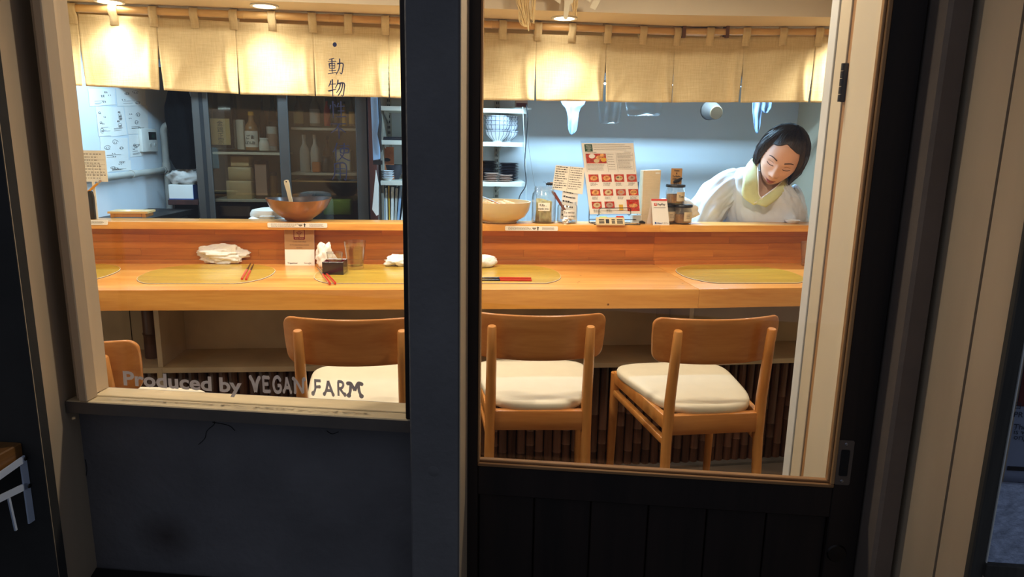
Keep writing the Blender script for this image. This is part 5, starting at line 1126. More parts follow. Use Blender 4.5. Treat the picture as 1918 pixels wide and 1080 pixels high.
# two-door glass fridge
FN_ = 1.20; fa, fb = loc2(kp(366, 300, FN_)).x, loc2(kp(690, 300, FN_)).x; W = fb - fa
fr = thing('glass_fridge', 'grey two-door glass-front fridge full of bottles against the kitchen wall', 'fridge', cn(fa, FN_), CYAW)
def fx(px): return loc2(kp(px, 300, FN_)).x - fa
b = MB(); b.box(0, .02, .02, .40, 0, 1.75); b.build('side', M['fridge'], fr); b = MB(); b.box(W - .02, W, .02, .40, 0, 1.75); b.build('side', M['fridge'], fr)
b = MB(); b.box(.02, W - .02, .385, .40, 0, 1.75); b.build('back', M['fridgein'], fr); b = MB(); b.box(.02, W - .02, .02, .385, 1.70, 1.75); b.build('top', M['fridge'], fr); b = MB(); b.box(.02, W - .02, .02, .385, 0, .6); b.build('base', M['fridge'], fr)
for x0, x1 in ((0, fx(536)), (fx(527), W)):
    o_ = 0 if x0 == 0 else -.02; nm = 'door'
    b = MB(); b.box(x0, x0 + (.075 if x0 == 0 else .045), o_, o_ + .018, .62, 1.70, bev=.003); b.box(x1 - (.03 if x0 == 0 else .055), x1, o_, o_ + .018, .62, 1.70, bev=.003); b.box(x0, x1, o_, o_ + .018, 1.66, 1.70, bev=.002); b.box(x0, x1, o_, o_ + .018, .60, .66, bev=.002)
    dr = b.build(nm, M['fridge'], fr, kind=None); b = MB(); b.box(x0 + .02, x1 - .02, o_ + .008, o_ + .011, .66, 1.66); b.build('pane', M['fridgeglass'], dr, smooth=0)
b = MB(); b.box(fx(380), fx(387), -.0015, .001, .62, 1.70); b.build('dark_strip', M['darkgap'], fr, smooth=0)
def fshelf(pxl, pxr, py, dep=.30):
    a, c = loc2(kp(pxl, py, FN_ + .05)), loc2(kp(pxr, py, FN_ + .05)); b = MB(); b.box(a.x - fa, c.x - fa, .05, .05 + dep, a.z - .012, a.z, bev=.001); b.build('shelf', M['shelf'], fr); return a.z
for nm, l, r, y in (('a', 398, 524, 284), ('b', 398, 524, 373), ('c', 545, 668, 238), ('d', 545, 668, 323)): fshelf(l, r, y)
b = MB(); a, c = loc2(kp(545, 338, FN_ + .05)), loc2(kp(670, 340, FN_ + .05)); b.box(a.x - fa, c.x - fa, .05, .30, a.z - .006, a.z); b.build('wooden_rack', M['rodbamboo'], fr)
def item(name, lab, cat, pxl, pxr, pyt, pyb, n, mat, kind='bottle', cap=None, label=None, grp=None):
    """a container standing with its foot at pyb and its top at pyt"""
    p, q = kp((pxl + pxr) / 2, pyb, n), kp((pxl + pxr) / 2, pyt, n); h = q.z - p.z; r = (kp(pxr, pyb, n) - kp(pxl, pyb, n)).length / 2; t = thing(name, lab, cat, p, CYAW, grp)
    b = MB()
    if kind == 'bottle': b.lathe([(0, 0), (r * .95, 0), (r, .004), (r, h * .52), (r * .85, h * .64), (r * .4, h * .76), (r * .34, h * .92), (r * .36, h * .93), (0, h * .93)], 20)
    elif kind == 'jar': b.lathe([(0, 0), (r * .9, 0), (r, h * .08), (r, h * .6), (r * .8, h * .75), (r * .72, h * .88), (0, h * .88)], 20)
    elif kind == 'cup': b.lathe([(0, 0), (r * .8, 0), (r * .85, .003), (r, h), (r * .94, h), (r * .8, .006), (0, .006)], 20)
    else: b.box(-r, r, -min(r, .06), min(r, .06), 0, h, bev=min(.004, h * .2))
    b.build('container', mat, t, smooth=45)
    if kind == 'bottle': b = MB(); b.lathe([(0, h), (r * .42, h), (r * .44, h * .9), (0, h * .9)], 16); b.build('cap', cap or M['black'], t)
    elif kind == 'jar': b = MB(); b.lathe([(0, h), (r * .82, h), (r * .85, h * .87), (0, h * .87)], 18); b.build('cap', cap or M['white'], t)
    if label and kind != 'box':
        b = MB(); z0, z1 = (h * .08, h * .5) if kind == 'bottle' else (h * .2, h * .7); label_arc(b, r + .0008, -1.2, 1.2, z0, z1); lb = b.build('label', label, t, smooth=30)
    elif label: b = MB(); b.box(-r * .85, r * .85, -min(r, .06) - .001, -min(r, .06), h * .1, h * .9); lb = b.build('label', label, t, smooth=0)
    return t, r, h
M['darkbottle'] = paint('dark_bottle_glass', (38, 34, 40), .12, .1, coat=.6)
M['labeltan'] = paint('tan_label', (186, 164, 116), .8, .04); M['plum'] = paint('amber_bottle', (168, 120, 74), .25, .1)
t, r, h = item('sake_box', 'big dark sake carton with a tan calligraphy label, upper left in the fridge', 'carton', 402, 443, 176, 279, FN_ + .12, M['darkbottle'], 'box')
b = MB(); b.box(-r * .86, r * .86, -.062, -.0605, h * .08, h * .55); lb = b.build('label', M['labeltan'], t, smooth=0)
b = MB(); text_mb(b, '金', .03, 0, h * .42, 'CENTER', 0, Matrix.Translation((0, -.0628, 0)) @ RX); text_mb(b, '鵄', .03, 0, h * .31, 'CENTER', 0, Matrix.Translation((0, -.0628, 0)) @ RX); text_mb(b, '正', .03, 0, h * .20, 'CENTER', 0, Matrix.Translation((0, -.0628, 0)) @ RX); text_mb(b, '宗', .03, 0, h * .10, 'CENTER', 0, Matrix.Translation((0, -.0628, 0)) @ RX); b.build('lettering', M['ink'], lb, smooth=0)
t, r, h = item('sauce_bottle', 'amber bottle with a yellow cap and white label in the left fridge door', 'bottle', 461, 486, 209, 281, FN_ + .12, M['plum'], 'bottle', M['yellow'], M['paper'])
b = MB(); text_mb(b, 'ごま', .022, 0, h * .30, 'CENTER', .0002, Matrix.Translation((0, -r - .003, 0)) @ RX); text_mb(b, 'ぽん酢', .016, 0, h * .16, 'CENTER', .0002, Matrix.Translation((0, -r - .003, 0)) @ RX); b.build('lettering', M['ink'], t, smooth=0)
item('plastic_bag', 'crumpled pale bag of food between the sake carton and the amber bottle', 'bag', 446, 460, 224, 280, FN_ + .15, M['creampaper'], 'box')
item('white_jug', 'small white jug on the upper left fridge shelf', 'jug', 486, 505, 258, 282, FN_ + .09, M['whitep'], 'jar')
item('paper_cup', 'printed white cup standing at the right of the upper left fridge shelf', 'cup', 501, 521, 237, 282, FN_ + .20, M['white'], 'cup', None, M['terraplate'])
item('dark_bottle', 'tall dark bottle behind the amber bottle in the left fridge door', 'bottle', 489, 501, 180, 281, FN_ + .24, M['darkbottle'], 'bottle')
item('dark_label_bottle', 'dark bottle with a black label behind the white cup in the fridge', 'bottle', 505, 524, 172, 281, FN_ + .26, M['darkbottle'], 'bottle', None, M['black'])
for k, (l, r_, a, c, lab) in enumerate(((432, 478, 337, 372, 'lowest beige food tub of the stack in the left fridge door'), (434, 476, 312, 336, 'middle beige food tub of the stack in the left fridge door'), (437, 472, 292, 311, 'topmost beige food tub of the stack in the left fridge door'))): item('food_tub', lab, 'tub', l, r_, a, c, FN_ + .14, M['tan'], 'box', None, None, 'food tubs in the fridge')
item('spice_packet', 'brown packet leaning beside the beige tubs in the left fridge door', 'packet', 482, 506, 300, 372, FN_ + .14, M['brownpost'], 'box', None, M['terraplate']); item('sauce_jar', 'dark sauce jar at the right end of the lower left fridge shelf', 'jar', 507, 522, 322, 372, FN_ + .14, M['amber'], 'jar', M['black'])
p = kp(447, 402, FN_ + .12); t = thing('steel_tray', 'shallow steel tray low in the left fridge door', 'tray', p, CYAW); b = MB(); b.prism(rounded(.17, .14, .02, 4), .045, .05); b.prism(rounded(.16, .13, .02, 4), 0, .045); b.build('tray_body', M['steel'], t)
for k, (l, r_, top, m_, lb, lab) in enumerate(((551, 570, 178, 'amber', 'labeltan', 'brown bottle with a tan label, leftmost on the top right fridge shelf'), (581, 601, 172, 'fridgein', 'white', 'pale bottle with a white label on the top right fridge shelf'), (607, 620, 184, 'red', None, 'red bottle on the top right fridge shelf'), (622, 637, 176, 'darkbottle', 'black', 'dark bottle right of the red bottle in the fridge'), (641, 650, 190, 'yellow', None, 'slim yellow bottle near the right edge of the fridge'), (654, 665, 182, 'amber', 'yellow', 'brown bottle with a yellow label at the right edge of the fridge'))):
    item('bottle', lab, 'bottle', l, r_, top, 236, FN_ + .13, M[m_], 'bottle', None, M[lb] if lb else None, 'bottles on the top right fridge shelf')
for l, lab in ((563, 'white squeeze bottle, left of the pair in the right fridge door'), (583, 'white squeeze bottle, right of the pair in the right fridge door')): item('squeeze_bottle', lab, 'bottle', l, l + 18, 252, 322, FN_ + .12, M['white'], 'bottle', M['white'], None, 'white squeeze bottles')
item('black_pot', 'black pot on the lower right fridge shelf', 'pot', 602, 626, 292, 322, FN_ + .11, M['black'], 'jar', M['black']); item('wide_bottle', 'brown bottle standing behind the black pot in the fridge', 'bottle', 606, 624, 255, 322, FN_ + .2, M['amber'], 'bottle', M['brownpost']); item('orange_carton', 'small orange carton beside the black pot in the fridge', 'carton', 586, 601, 303, 322, FN_ + .09, M['orange'], 'box')
item('food_carton', 'grey food carton on the right part of the lower right fridge shelf', 'carton', 630, 660, 280, 322, FN_ + .18, M['pipe'], 'box', None, M['creampaper'])
for k, (l, r_, a, c, m_, lab) in enumerate(((552, 590, 362, 400, 'olive', 'brown covered tub low in the right fridge door'), (610, 660, 372, 400, 'lightgreen', 'green tub low in the right fridge door'))): item('food_tub', lab, 'tub', l, r_, a, c, FN_ + .14, M[m_], 'box', None, None, 'food tubs in the fridge')
# red-brown post, whiteboard and folder
a, c = loc2(kp(691, 300, 1.16)), loc2(kp(706, 300, 1.16)); b = MB(); b.box(a.x, c.x, 1.16, 1.24, 0, 1.75, bev=.002); structure(b.build('trim_post', M['brownpost'], None, CL, CR))
def board(name, lab, cat, pts, n, mat, th=.008):
    P = [kp(x, y, n) for x, y in pts]; o = P[-1]; t = thing(name, lab, cat, o, CYAW); iv = Matrix.Rotation(-CYAW, 4, 'Z'); L4 = [iv @ (q - o) for q in P]; b = MB(); b.prism([(q.x, q.z) for q in L4], -th, 0, RX, .0006); b.build('board', mat, t, smooth=0); return t, L4
t, L4 = board('hanging_board', 'white-blue clipboard hanging beside the red-brown post', 'clipboard', [(694, 182), (707, 182), (712, 290), (712, 298), (699, 300)], 1.10, M['teal'])
b = MB(); b.tube([L4[1] + Vector((.008, -.01, 0)), L4[1] + Vector((.014, -.012, -.1)), L4[1] + Vector((.006, -.012, -.17)), L4[1] + Vector((.014, -.01, -.25))], [.004, .006, .009, .003], 8); b.build('strap', M['black'], t)
b = MB(); b.box(L4[4].x, L4[3].x + .01, -.01, .01, L4[4].z - .02, L4[4].z + .0); b.build('bottom_clip', M['black'], t)
board('hanging_sheet', 'white cardboard sheet leaning below the clipboard by the red-brown post', 'sheet', [(704, 318), (709, 345), (709, 402), (705, 404), (697, 392)], 1.10, M['paper'])
# wall shelf unit behind the pillar
SN0, SN1 = 1.25, 1.58; xs0, xs1 = loc2(kp(712, 300, SN0)).x, loc2(kp(986, 300, SN0)).x
su = thing('shelf_unit', 'white wall shelving with slotted rails, stacked with bowls and plates', 'shelves', cn(xs0, SN0), CYAW); WS = xs1 - xs0; zsh = {}
for k, py in enumerate((203, 266, 341)):
    z = kp(945, py, SN0).z; zsh[k] = z; b = MB(); b.prism([(0, .31), (0, 0), (WS - .05, 0), (WS - .02, .012), (WS, .045), (WS, .31)], z - .022, z, None, .002); b.build('shelf_board', M['shelf'], su)
zsh[3] = .86; b = MB(); b.box(0, WS, 0, .31, .838, .86, bev=.002); b.build('shelf_board', M['shelf'], su)
for px in (729, 931):
    x = loc2(kp(px, 300, SN1 - .02)).x - xs0; b = MB(); b.box(x - .014, x + .014, .335, .345, .5, 1.75); rl = b.build('slotted_rail', M['pipe'], su); b = MB()
    for k in range(40): z = .55 + k * .028; b.box(x - .006, x - .002, .333, .335, z, z + .014); b.box(x + .002, x + .006, .333, .335, z, z + .014)
    b.build('slot', M['darkgap'], rl, smooth=0, kind='stuff')
    for z in zsh.values(): b = MB(); b.prism([(0, 0), (.28, 0), (.28, -.012), (0, -.055)], -.002, .002, Matrix.Translation((x, .335, z - .022)) @ Matrix.Rotation(-PI / 2, 4, 'Z') @ RX); b.build('bracket', M['pipe'], su)
b = MB(); b.box(0, .012, .03, .31, .86, 1.72); b.build('end_panel', M['fridgein'], su)
structure(MB().box(-.2, WS + .02, .346, .36, 0, 1.75).build('trim_shelf_backing', M['kitchenwall'], None, cn(xs0, SN0), CR, smooth=0))
# patterned bowls
def rice_bowl(r, h):
    t = thing('rice_bowl', 'x', 'bowl', (0, 0, 0), 0, 'patterned bowls on the wall shelf'); pr = [(r * .38, 0), (r * .40, .008), (r * .62, .018), (r * .88, h * .6), (r, h)]
    b = MB(); b.lathe([(0, 0)] + pr + [(r * .96, h), (r * .84, h * .6), (r * .5, .02), (0, .016)], 28); b.build('bowl_body', M['china'], t, smooth=50)
    b = MB()
    for k in range(18):
        a_ = k * PI / 9; b.tube([(math.cos(a_) * q * 1.004, math.sin(a_) * q * 1.004, z) for q, z in pr[1:]], .0011, 4)
    b.tube([(math.cos(k * PI / 12) * r * .985, math.sin(k * PI / 12) * r * .985, h * .90) for k in range(25)], .0009, 4, caps=False); b.build('glaze_line', M['blueline'], t, kind='stuff'); return t
rb = rice_bowl(.066, .058); names = ['lowest', 'second', 'third', 'topmost']
for s_, (px, nn_, nm) in enumerate(((932, 1.33, 'front'), (947, 1.43, 'rear'))):
    q = kp(px, 262, nn_)
    for k in range(4):
        l = '%s white bowl with blue lines of the %s stack on the wall shelf' % (names[k], nm)
        o = rb if s_ + k == 0 else dup(rb); o['label'] = l; o.location = (q.x, q.y, zsh[1] + .0205 * k + (.012 if k else 0)); o.rotation_euler = (0, 0, k * .7)
# plates
def plate(name, r, h, mat, grp):
    t = tag(MB().lathe([(0, 0), (r * .55, 0), (r * .6, .003), (r, h), (r * .97, h + .001), (r * .58, .005), (0, .004)], 24).build(name, mat, None, smooth=40), 'x', 'plate', grp); return t
dk = plate('dark_plate', .056, .010, M['darkplate'], 'dark plates on the wall shelf'); n_ = 0
ordn = ['lowest', 'second', 'third', 'fourth', 'fifth', 'sixth', 'seventh', 'eighth', 'ninth', 'tenth', 'eleventh', 'topmost']
for px, nn_, cnt, nm in ((952, 1.38, 11, 'right'), (912, 1.43, 12, 'left')):
    q = kp(px, 336, nn_)
    for k in range(cnt):
        o = dk if n_ == 0 else dk.copy(); 
        if n_: COL.objects.link(o)
        n_ += 1; o['label'] = '%s dark plate of the %s stack on the wall shelf' % (ordn[k] if k < cnt - 1 else 'topmost', nm); o.location = (q.x + rd.uniform(-.002, .002), q.y, zsh[2] + .0001 + k * .0082)
tp = plate('small_plate', .04, .007, M['terraplate'], 'pale small plates on the wall shelf'); n_ = 0
for px, nn_, cnt, nm in ((921, 1.30, 5, 'left'), (946, 1.30, 4, 'right')):
    q = kp(px, 336, nn_)
    for k in range(cnt):
        o = tp if n_ == 0 else tp.copy()
        if n_: COL.objects.link(o)
        n_ += 1; o['label'] = '%s pale pinkish small plate of the %s front stack' % (ordn[k] if k < cnt - 1 else 'topmost', nm); o.location = (q.x + rd.uniform(-.003, .003), q.y, zsh[2] + .0001 + k * .0088)
# things at the left end of the shelves
q = kp(735, 262, 1.36); dt = None
for k in range(3):
    if k == 0: b = MB(); b.box(-.085, .085, -.06, .06, 0, .005, bev=.0015); dt = b.build('dark_tray', M['darkplate'], None, (q.x, q.y, zsh[1] + .0002), CR); o = dt; tag(o, 'x', 'tray', 'dark trays on the wall shelf')
    else: o = dt.copy(); COL.objects.link(o); o.location = (q.x + .01 * k, q.y + .012 * k, zsh[1] + .0002 + .0056 * k)
    o['label'] = '%s thin dark tray of the small stack left on the shelf' % ('lowest', 'middle', 'topmost')[k]
q = kp(724, 333, 1.31); t = thing('picture_board', 'orange and brown picture board standing at the left end of the shelf', 'picture', (q.x, q.y, zsh[2]), CYAW); b = MB(); b.box(-.04, .035, .05, .056, 0, .165); b.build('board', M['olive'], t, smooth=0); b = MB(); b.lathe([(0, 0), (.018, 0), (.018, .001), (0, .001)], 14, mat=Matrix.Translation((.0, .0485, .10)) @ RX, sy=.5); b.build('printed_spot', M['ink'], t, smooth=0)
wb = plate('white_saucer', .034, .014, M['china'], 'white saucers at the left of the shelf'); q = kp(726, 336, 1.29)
for k in range(4):
    o = wb if k == 0 else wb.copy()
    if k: COL.objects.link(o)
    o['label'] = '%s small white saucer of the stack left on the shelf' % names[k]; o.location = (q.x, q.y, zsh[2] + .0002 + k * .0115)
q = kp(737, 336, 1.40); b = MB(); b.lathe([(0, 0), (.03, 0), (.032, .006), (.05, .045), (.054, .075), (.051, .075), (.046, .045), (0, .01)], 24); tag(b.build('black_bowl', M['darkplate'], None, (q.x, q.y, zsh[2] + .0002), smooth=45), 'deep black bowl behind the small white saucers', 'bowl')
for k, (px, w_, m_, lean, lab) in enumerate(((714, .012, 'paper', -.03, 'white file, first from the red-brown post'), (719, .014, 'teal', -.02, 'bluish file, second from the red-brown post'), (724, .010, 'white', 0, 'thin white file, third from the red-brown post'), (729, .006, 'yellow', 0, 'thin yellow file among the white files'), (734, .014, 'paper', .03, 'white file just right of the yellow file'), (740, .012, 'pipe', .06, 'grey file, second right of the yellow file'), (745, .012, 'teal', .10, 'bluish file leaning nearest the pillar'), (752, .012, 'white', .16, 'white file leaning behind the pillar edge'))):
    q = kp(px, 400, 1.30); b = MB(); b.box(-w_ / 2, w_ / 2, 0, .2, 0, .185 - .006 * (k % 3), bev=.001); tag(b.build('file_folder', M[m_], None, (q.x, q.y, .861), (0, lean, CYAW), smooth=0), lab, 'file', 'files on the lowest wall shelf')
q = kp(976, 202, 1.32); t = thing('snack_pack', 'red and white pack on a pinkish tray at the right end of the top shelf', 'pack', (q.x, q.y, zsh[0] + .0002), CYAW); b = MB(); b.prism(rounded(.10, .09, .02, 4), 0, .008); b.build('tray', M['white'], t); b = MB(); b.box(-.03, .03, -.03, .02, .008, .05, bev=.002); b.build('pack', M['terraplate'], t); b = MB(); b.box(-.028, .028, -.0306, -.03, .012, .03); b.build('print', M['darkred'], t, smooth=0)
# cables at the end of the shelves
for pts, r_, m_, lab in ((((986, 195), (988, 230), (983, 300), (985, 345), (972, 372), (970, 420)), .0028, 'black', 'black cable hanging down at the right end of the wall shelves'), (((979, 200), (982, 262), (985, 330), (985, 420)), .0018, 'white', 'thin white cable hanging straight at the end of the wall shelves'), (((986, 200), (990, 270), (1000, 340), (1004, 360), (1010, 420)), .0010, 'greyink', 'thin grey cable drifting right from the wall shelves')):
    b = MB(); b.tube(smooth_path([kp(x, y, 1.22) for x, y in pts], 6), r_, 6); tag(b.build('cable', M[m_]), lab, 'cable', 'cables beside the wall shelves')
# hanging rail with cloths, film bag and pot
HN = .95; a, c = loc2(kp(1050, 190, HN)).x, loc2(kp(1500, 190, HN)).x; zr = 1.545
t = thing('hanging_rail', 'thin steel hanging rail behind the noren with cloths on it', 'rail', cn(a - .1, HN, zr), CYAW); b = MB(); b.cyl((0, 0, 0), (c - a + .3, 0, 0), .005, seg=10); b.build('rail', M['steel'], t)
for x in (.05, c - a + .2): b = MB(); b.cyl((x, 0, 0), (x, 0, .65), .004, seg=8); b.build('hanger', M['steel'], t)
def hang_cloth(pts_l, pts_r, lab, mat, seed, name='hanging_cloth', cat='cloth'):
    """a cloth hung in folds: left and right outline in columns of the picture taken at the rail's distance"""
    q = kp((pts_l[0][0] + pts_r[0][0]) / 2, 200, HN); org = Vector((q.x, q.y, zr)); iv = Matrix.Rotation(-CYAW, 4, 'Z')
    Ls, Rs = [iv @ (kp(x, y, HN) - org) for x, y in pts_l], [iv @ (kp(x, y, HN) - org) for x, y in pts_r]
    Ls = [Vector((Ls[0].x, 0, .004))] + Ls; Rs = [Vector((Rs[0].x, 0, .004))] + Rs; Ls, Rs = smooth_path(Ls, 4), smooth_path(Rs, 4); n = len(Ls) - 1
    b = MB()
    def fn(u, v):
        i = min(n, round(v * n)); p = Ls[i].lerp(Rs[i], u); w_ = (Rs[i] - Ls[i]).length
        return p + Vector((0, -.007 - .006 * math.sin(u * 9 + seed + v * 2) - .006 * mnoise.noise(Vector((u * 3, v * 5, seed))), 0))
    b.grid(fn, 12, n); 
    return tag(b.build(name, mat, None, org, CR, smooth=70, solid=.002), lab, cat)
hang_cloth([(1050, 190), (1059, 204), (1063, 222), (1064, 242), (1069, 252)], [(1096, 190), (1087, 203), (1083, 220), (1080, 242), (1072, 252)], 'blue-white cloth hanging in a point behind the third noren panel of the door', M['teal'], 1.0)
hang_cloth([(1408, 190), (1409, 212), (1412, 236), (1416, 249)], [(1429, 190), (1425, 215), (1422, 238), (1418, 250)], 'white cloth hanging in a long point above the woman', M['teal'], 2.2)
hang_cloth([(1424, 190), (1424, 200), (1426, 207), (1430, 211)], [(1444, 190), (1442, 202), (1438, 209), (1434, 212)], 'short white cloth end beside the long white cloth above the woman', M['teal'], 4.0)
hang_cloth([(1119, 190), (1121, 210), (1122, 226), (1124, 231)], [(1163, 190), (1161, 210), (1160, 226), (1155, 231)], 'clear plastic bag hanging left of the hanging pot', M['plastic'], 5.1, 'plastic_bag', 'bag')
hang_cloth([(1170, 190), (1172, 206), (1173, 214), (1175, 217)], [(1240, 190), (1238, 206), (1237, 214), (1233, 217)], 'wide clear plastic bag hanging next to the hanging pot', M['plastic'], 6.3, 'plastic_bag', 'bag')
pa, pc = kp(1330, 206, HN + .03), kp(1342, 211, HN - .05); t = thing('hanging_pot', 'grey-brown pot hanging sideways under the noren, its base towards the window', 'pot', pa); ax_ = (pc - pa); mt = ax_.to_track_quat('Z', 'Y').to_matrix().to_4x4(); L_ = ax_.length
M['potbase'] = paint('tan_pot_base', (118, 94, 66), .7, .1); M['potgrey'] = paint('grey_brown_pot', (74, 68, 64), .5, .1)
b = MB(); b.lathe([(.030, L_ - .002), (.0335, L_ - .012), (.040, L_ * .4), (.043, .006), (.045, 0), (.042, 0), (.038, L_ * .5), (0, L_ - .012)], 28, mat=mt); b.build('pot_body', M['potgrey'], t, smooth=45)
b = MB(); b.lathe([(0, L_ + .001), (.028, L_ + .001), (.031, L_ - .002), (0, L_ - .002)], 24, mat=mt); b.build('pot_base', M['potbase'], t); b = MB(); b.tube([mt @ Vector((.045 * math.cos(k * PI / 12), .045 * math.sin(k * PI / 12), 0)) for k in range(25)], .003, 6, caps=False); b.build('rim', M['darksteel'], t)
b = MB(); b.tube(smooth_path([(0, .0, .04), (0, .02, .07), (0, 0, zr - pa.z + .006), (0, -.01, zr - pa.z)], 4), .0025, 6); b.build('hook', M['steel'], t)

# ================================================================ the woman behind the counter
def proj(p):
    v = Vector(p) - EYE; z = Zf.dot(v); return CX + F_PX * X.dot(v) / z, CY + F_PX * Yd.dot(v) / z
def G(x, m, s): return math.exp(-((x - m) / s) ** 2)
def sst(a, b, x): t = max(0, min(1, (x - a) / (b - a))); return t * t * (3 - 2 * t)
HS = 1.10
HC = kp(1463, 293, .625)
HM = Matrix.Translation(HC) @ Matrix.Rotation(math.radians(-15), 4, 'Z') @ Matrix.Rotation(math.radians(21), 4, 'Y') @ Matrix.Rotation(math.radians(25), 4, 'X') @ Matrix.Scale(HS, 4)
def skin_pt(az, el, o=0.0):
    """head surface in head axes: az 0 is straight ahead (-y), degrees"""
    a, e = math.radians(az), math.radians(el); d = Vector((math.sin(a) * math.cos(e), -math.cos(a) * math.cos(e), math.sin(e)))
    hx, hy, hz = .074, .092, .116
    r = 1 / math.sqrt((d.x / hx) ** 2 + (d.y / hy) ** 2 + (d.z / hz) ** 2)
    fr = max(0, math.cos(a)); A = abs((az + 180) % 360 - 180); sa = (az + 180) % 360 - 180
    r += .010 * fr * G(el, -40, 26) * G(A, 0, 40) + .004 * G(A, 0, 16) * G(el, -57, 9)                 # jaw, chin
    r -= .012 * G(A, 68, 26) * G(el, -52, 18)                                                         # jaw narrows
    r += .0175 * G(sa, 0, 6.5) * G(el, -21, 5.5) + .0085 * G(sa, 0, 5) * sst(-24, -10, el) * (1 - sst(-6, 8, el)) + .006 * G(A, 8, 4.5) * G(el, -23.5, 4)   # nose
    r -= .0065 * G(A, 21, 9) * G(el, -1, 6); r += .0035 * G(A, 21, 8.5) * G(el, -3.2, 3.6)             # sockets, lowered lids
    r += .003 * G(A, 20, 14) * G(el, 9, 5)                                                            # brow
    r += .004 * G(A, 36, 14) * G(el, -18, 11)                                                         # cheeks
    r += .0058 * G(A, 0, 13) * G(el, -35.5, 3.2) + .0062 * G(A, 0, 11) * G(el, -42.5, 3.6) - .0045 * G(A, 0, 15) * G(el, -39, 1.4) - .002 * G(A, 0, 4) * G(el, -30.5, 3)
    r += .012 * G(A, 92, 6) * G(el, -4, 12)                                                           # ears
    return d * (r + o)
b = MB()
def hd(u, v): return HM @ skin_pt(-180 + 360 * u, -89.9 + 179.8 * v)
# finer steps around the face
azs = sorted(set([-180 + 6 * k for k in range(61)] + [-60 + 1.6 * k for k in range(76)])); els = sorted(set([-89.9 + 5.14 * k for k in range(36)] + [-66 + 1.4 * k for k in range(66)]))
azs = [a for a in azs if a < 179.9]
vs = [[b.bm.verts.new(HM @ skin_pt(a, e)) for e in els] for a in azs]
for i in range(len(azs)):
    i2 = (i + 1) % len(azs)
    for j in range(len(els) - 1): b.bm.faces.new((vs[i][j], vs[i2][j], vs[i2][j + 1], vs[i][j + 1]))
b.bm.faces.new([v[0] for v in vs][::-1]); b.bm.faces.new([v[-1] for v in vs])
hb = HM @ Vector((0, .025, -.07)); nb = kp(1438, 352, .70)
b.tube([HM @ Vector((0, .02, -.02)), hb, hb.lerp(nb, .55), nb, nb + Vector((-.005, .01, -.05))], [.052, .052, .052, .062, .085], 20)
ch = kp(1434, 392, .725); hips = Vector((ch.x - .03, ch.y + .06, .70))
b.tube([nb + Vector((0, .01, -.015)), kp(1432, 372, .715), ch, ch.lerp(hips, .5), hips, hips + Vector((0, .01, -.12))], [.075, .108, .112, .10, .115, .09], 24)
for s in (-1, 1):
    hp = hips + Vector((s * .075, .01, -.05)); b.tube([hp, hp + Vector((0, .0, -.25)), hp + Vector((0, .01, -.33)), hp + Vector((0, .01, -.45)), hp + Vector((0, .015, -hp.z + .05))], [.08, .065, .052, .052, .036], 14)
    f0 = hp + Vector((0, .03, -hp.z + .03)); b.tube([f0, f0 + Vector((0, -.06, .012)), f0 + Vector((0, -.15, -.005)), f0 + Vector((0, -.19, -.012))], [.03, .038, .032, .016], 12)
def arm(sh, elb, wr, dirf, side):
    sh, elb, wr = Vector(sh), Vector(elb), Vector(wr)
    b.tube([sh, sh.lerp(elb, .5), elb, elb.lerp(wr, .4), wr], [.046, .042, .036, .034, .024], 14)
    d = dirf.normalized(); sx = d.cross(Vector((0, 0, 1))).normalized()
    def lp(f, s, z): return wr + d * f + sx * s + Vector((0, 0, z))
    b.tube([wr, lp(.02, 0, 0), lp(.055, 0, -.004), lp(.085, 0, -.012)], [.024, .028, .032, .026], 12)          # palm
    for k, (s, L) in enumerate(((-.030, .060), (-.010, .070), (.010, .066), (.030, .052))):
        b.tube([lp(.07, s * .8, -.010), lp(.085 + L * .35, s, -.016), lp(.085 + L * .7, s * 1.05, -.030), lp(.085 + L * .9, s * 1.05, -.046)], [.0100, .0095, .0085, .0065], 8)
    b.tube([lp(.025, side * .024, -.004), lp(.05, side * .046, -.012), lp(.078, side * .048, -.026), lp(.092, side * .040, -.036)], [.013, .0115, .0100, .007], 8)
wl, wr_ = kp(1313, 416, .665), kp(1478, 424, .665)
arm(kp(1372, 340, .72), kp(1312, 402, .71), wl, Vector((.75, -.25, -.25)), -1)
arm(kp(1474, 372, .74), kp(1478, 420, .74), wr_, Vector((-.8, -.2, -.2)), 1)
pm = b.build('person', M['skin'], None, smooth=0)
md = pm.modifiers.new('skin_surface', 'REMESH'); md.mode = 'VOXEL'; md.voxel_size = .0034; md.use_smooth_shade = True
bpy.context.view_layer.update(); me2 = bpy.data.meshes.new_from_object(pm.evaluated_get(bpy.context.evaluated_depsgraph_get())); pm.modifiers.clear(); pm.data = me2
bm_ = bmesh.new(); bm_.from_mesh(me2); bmesh.ops.smooth_vert(bm_, verts=bm_.verts, factor=.35, use_axis_x=True, use_axis_y=True, use_axis_z=True); bm_.to_mesh(me2); bm_.free()
for p_ in me2.polygons: p_.use_smooth = True
if not me2.materials: me2.materials.append(M['skin'])
person = tag(pm, 'woman in a white kimono with pale green collar leaning over behind the counter', 'person')
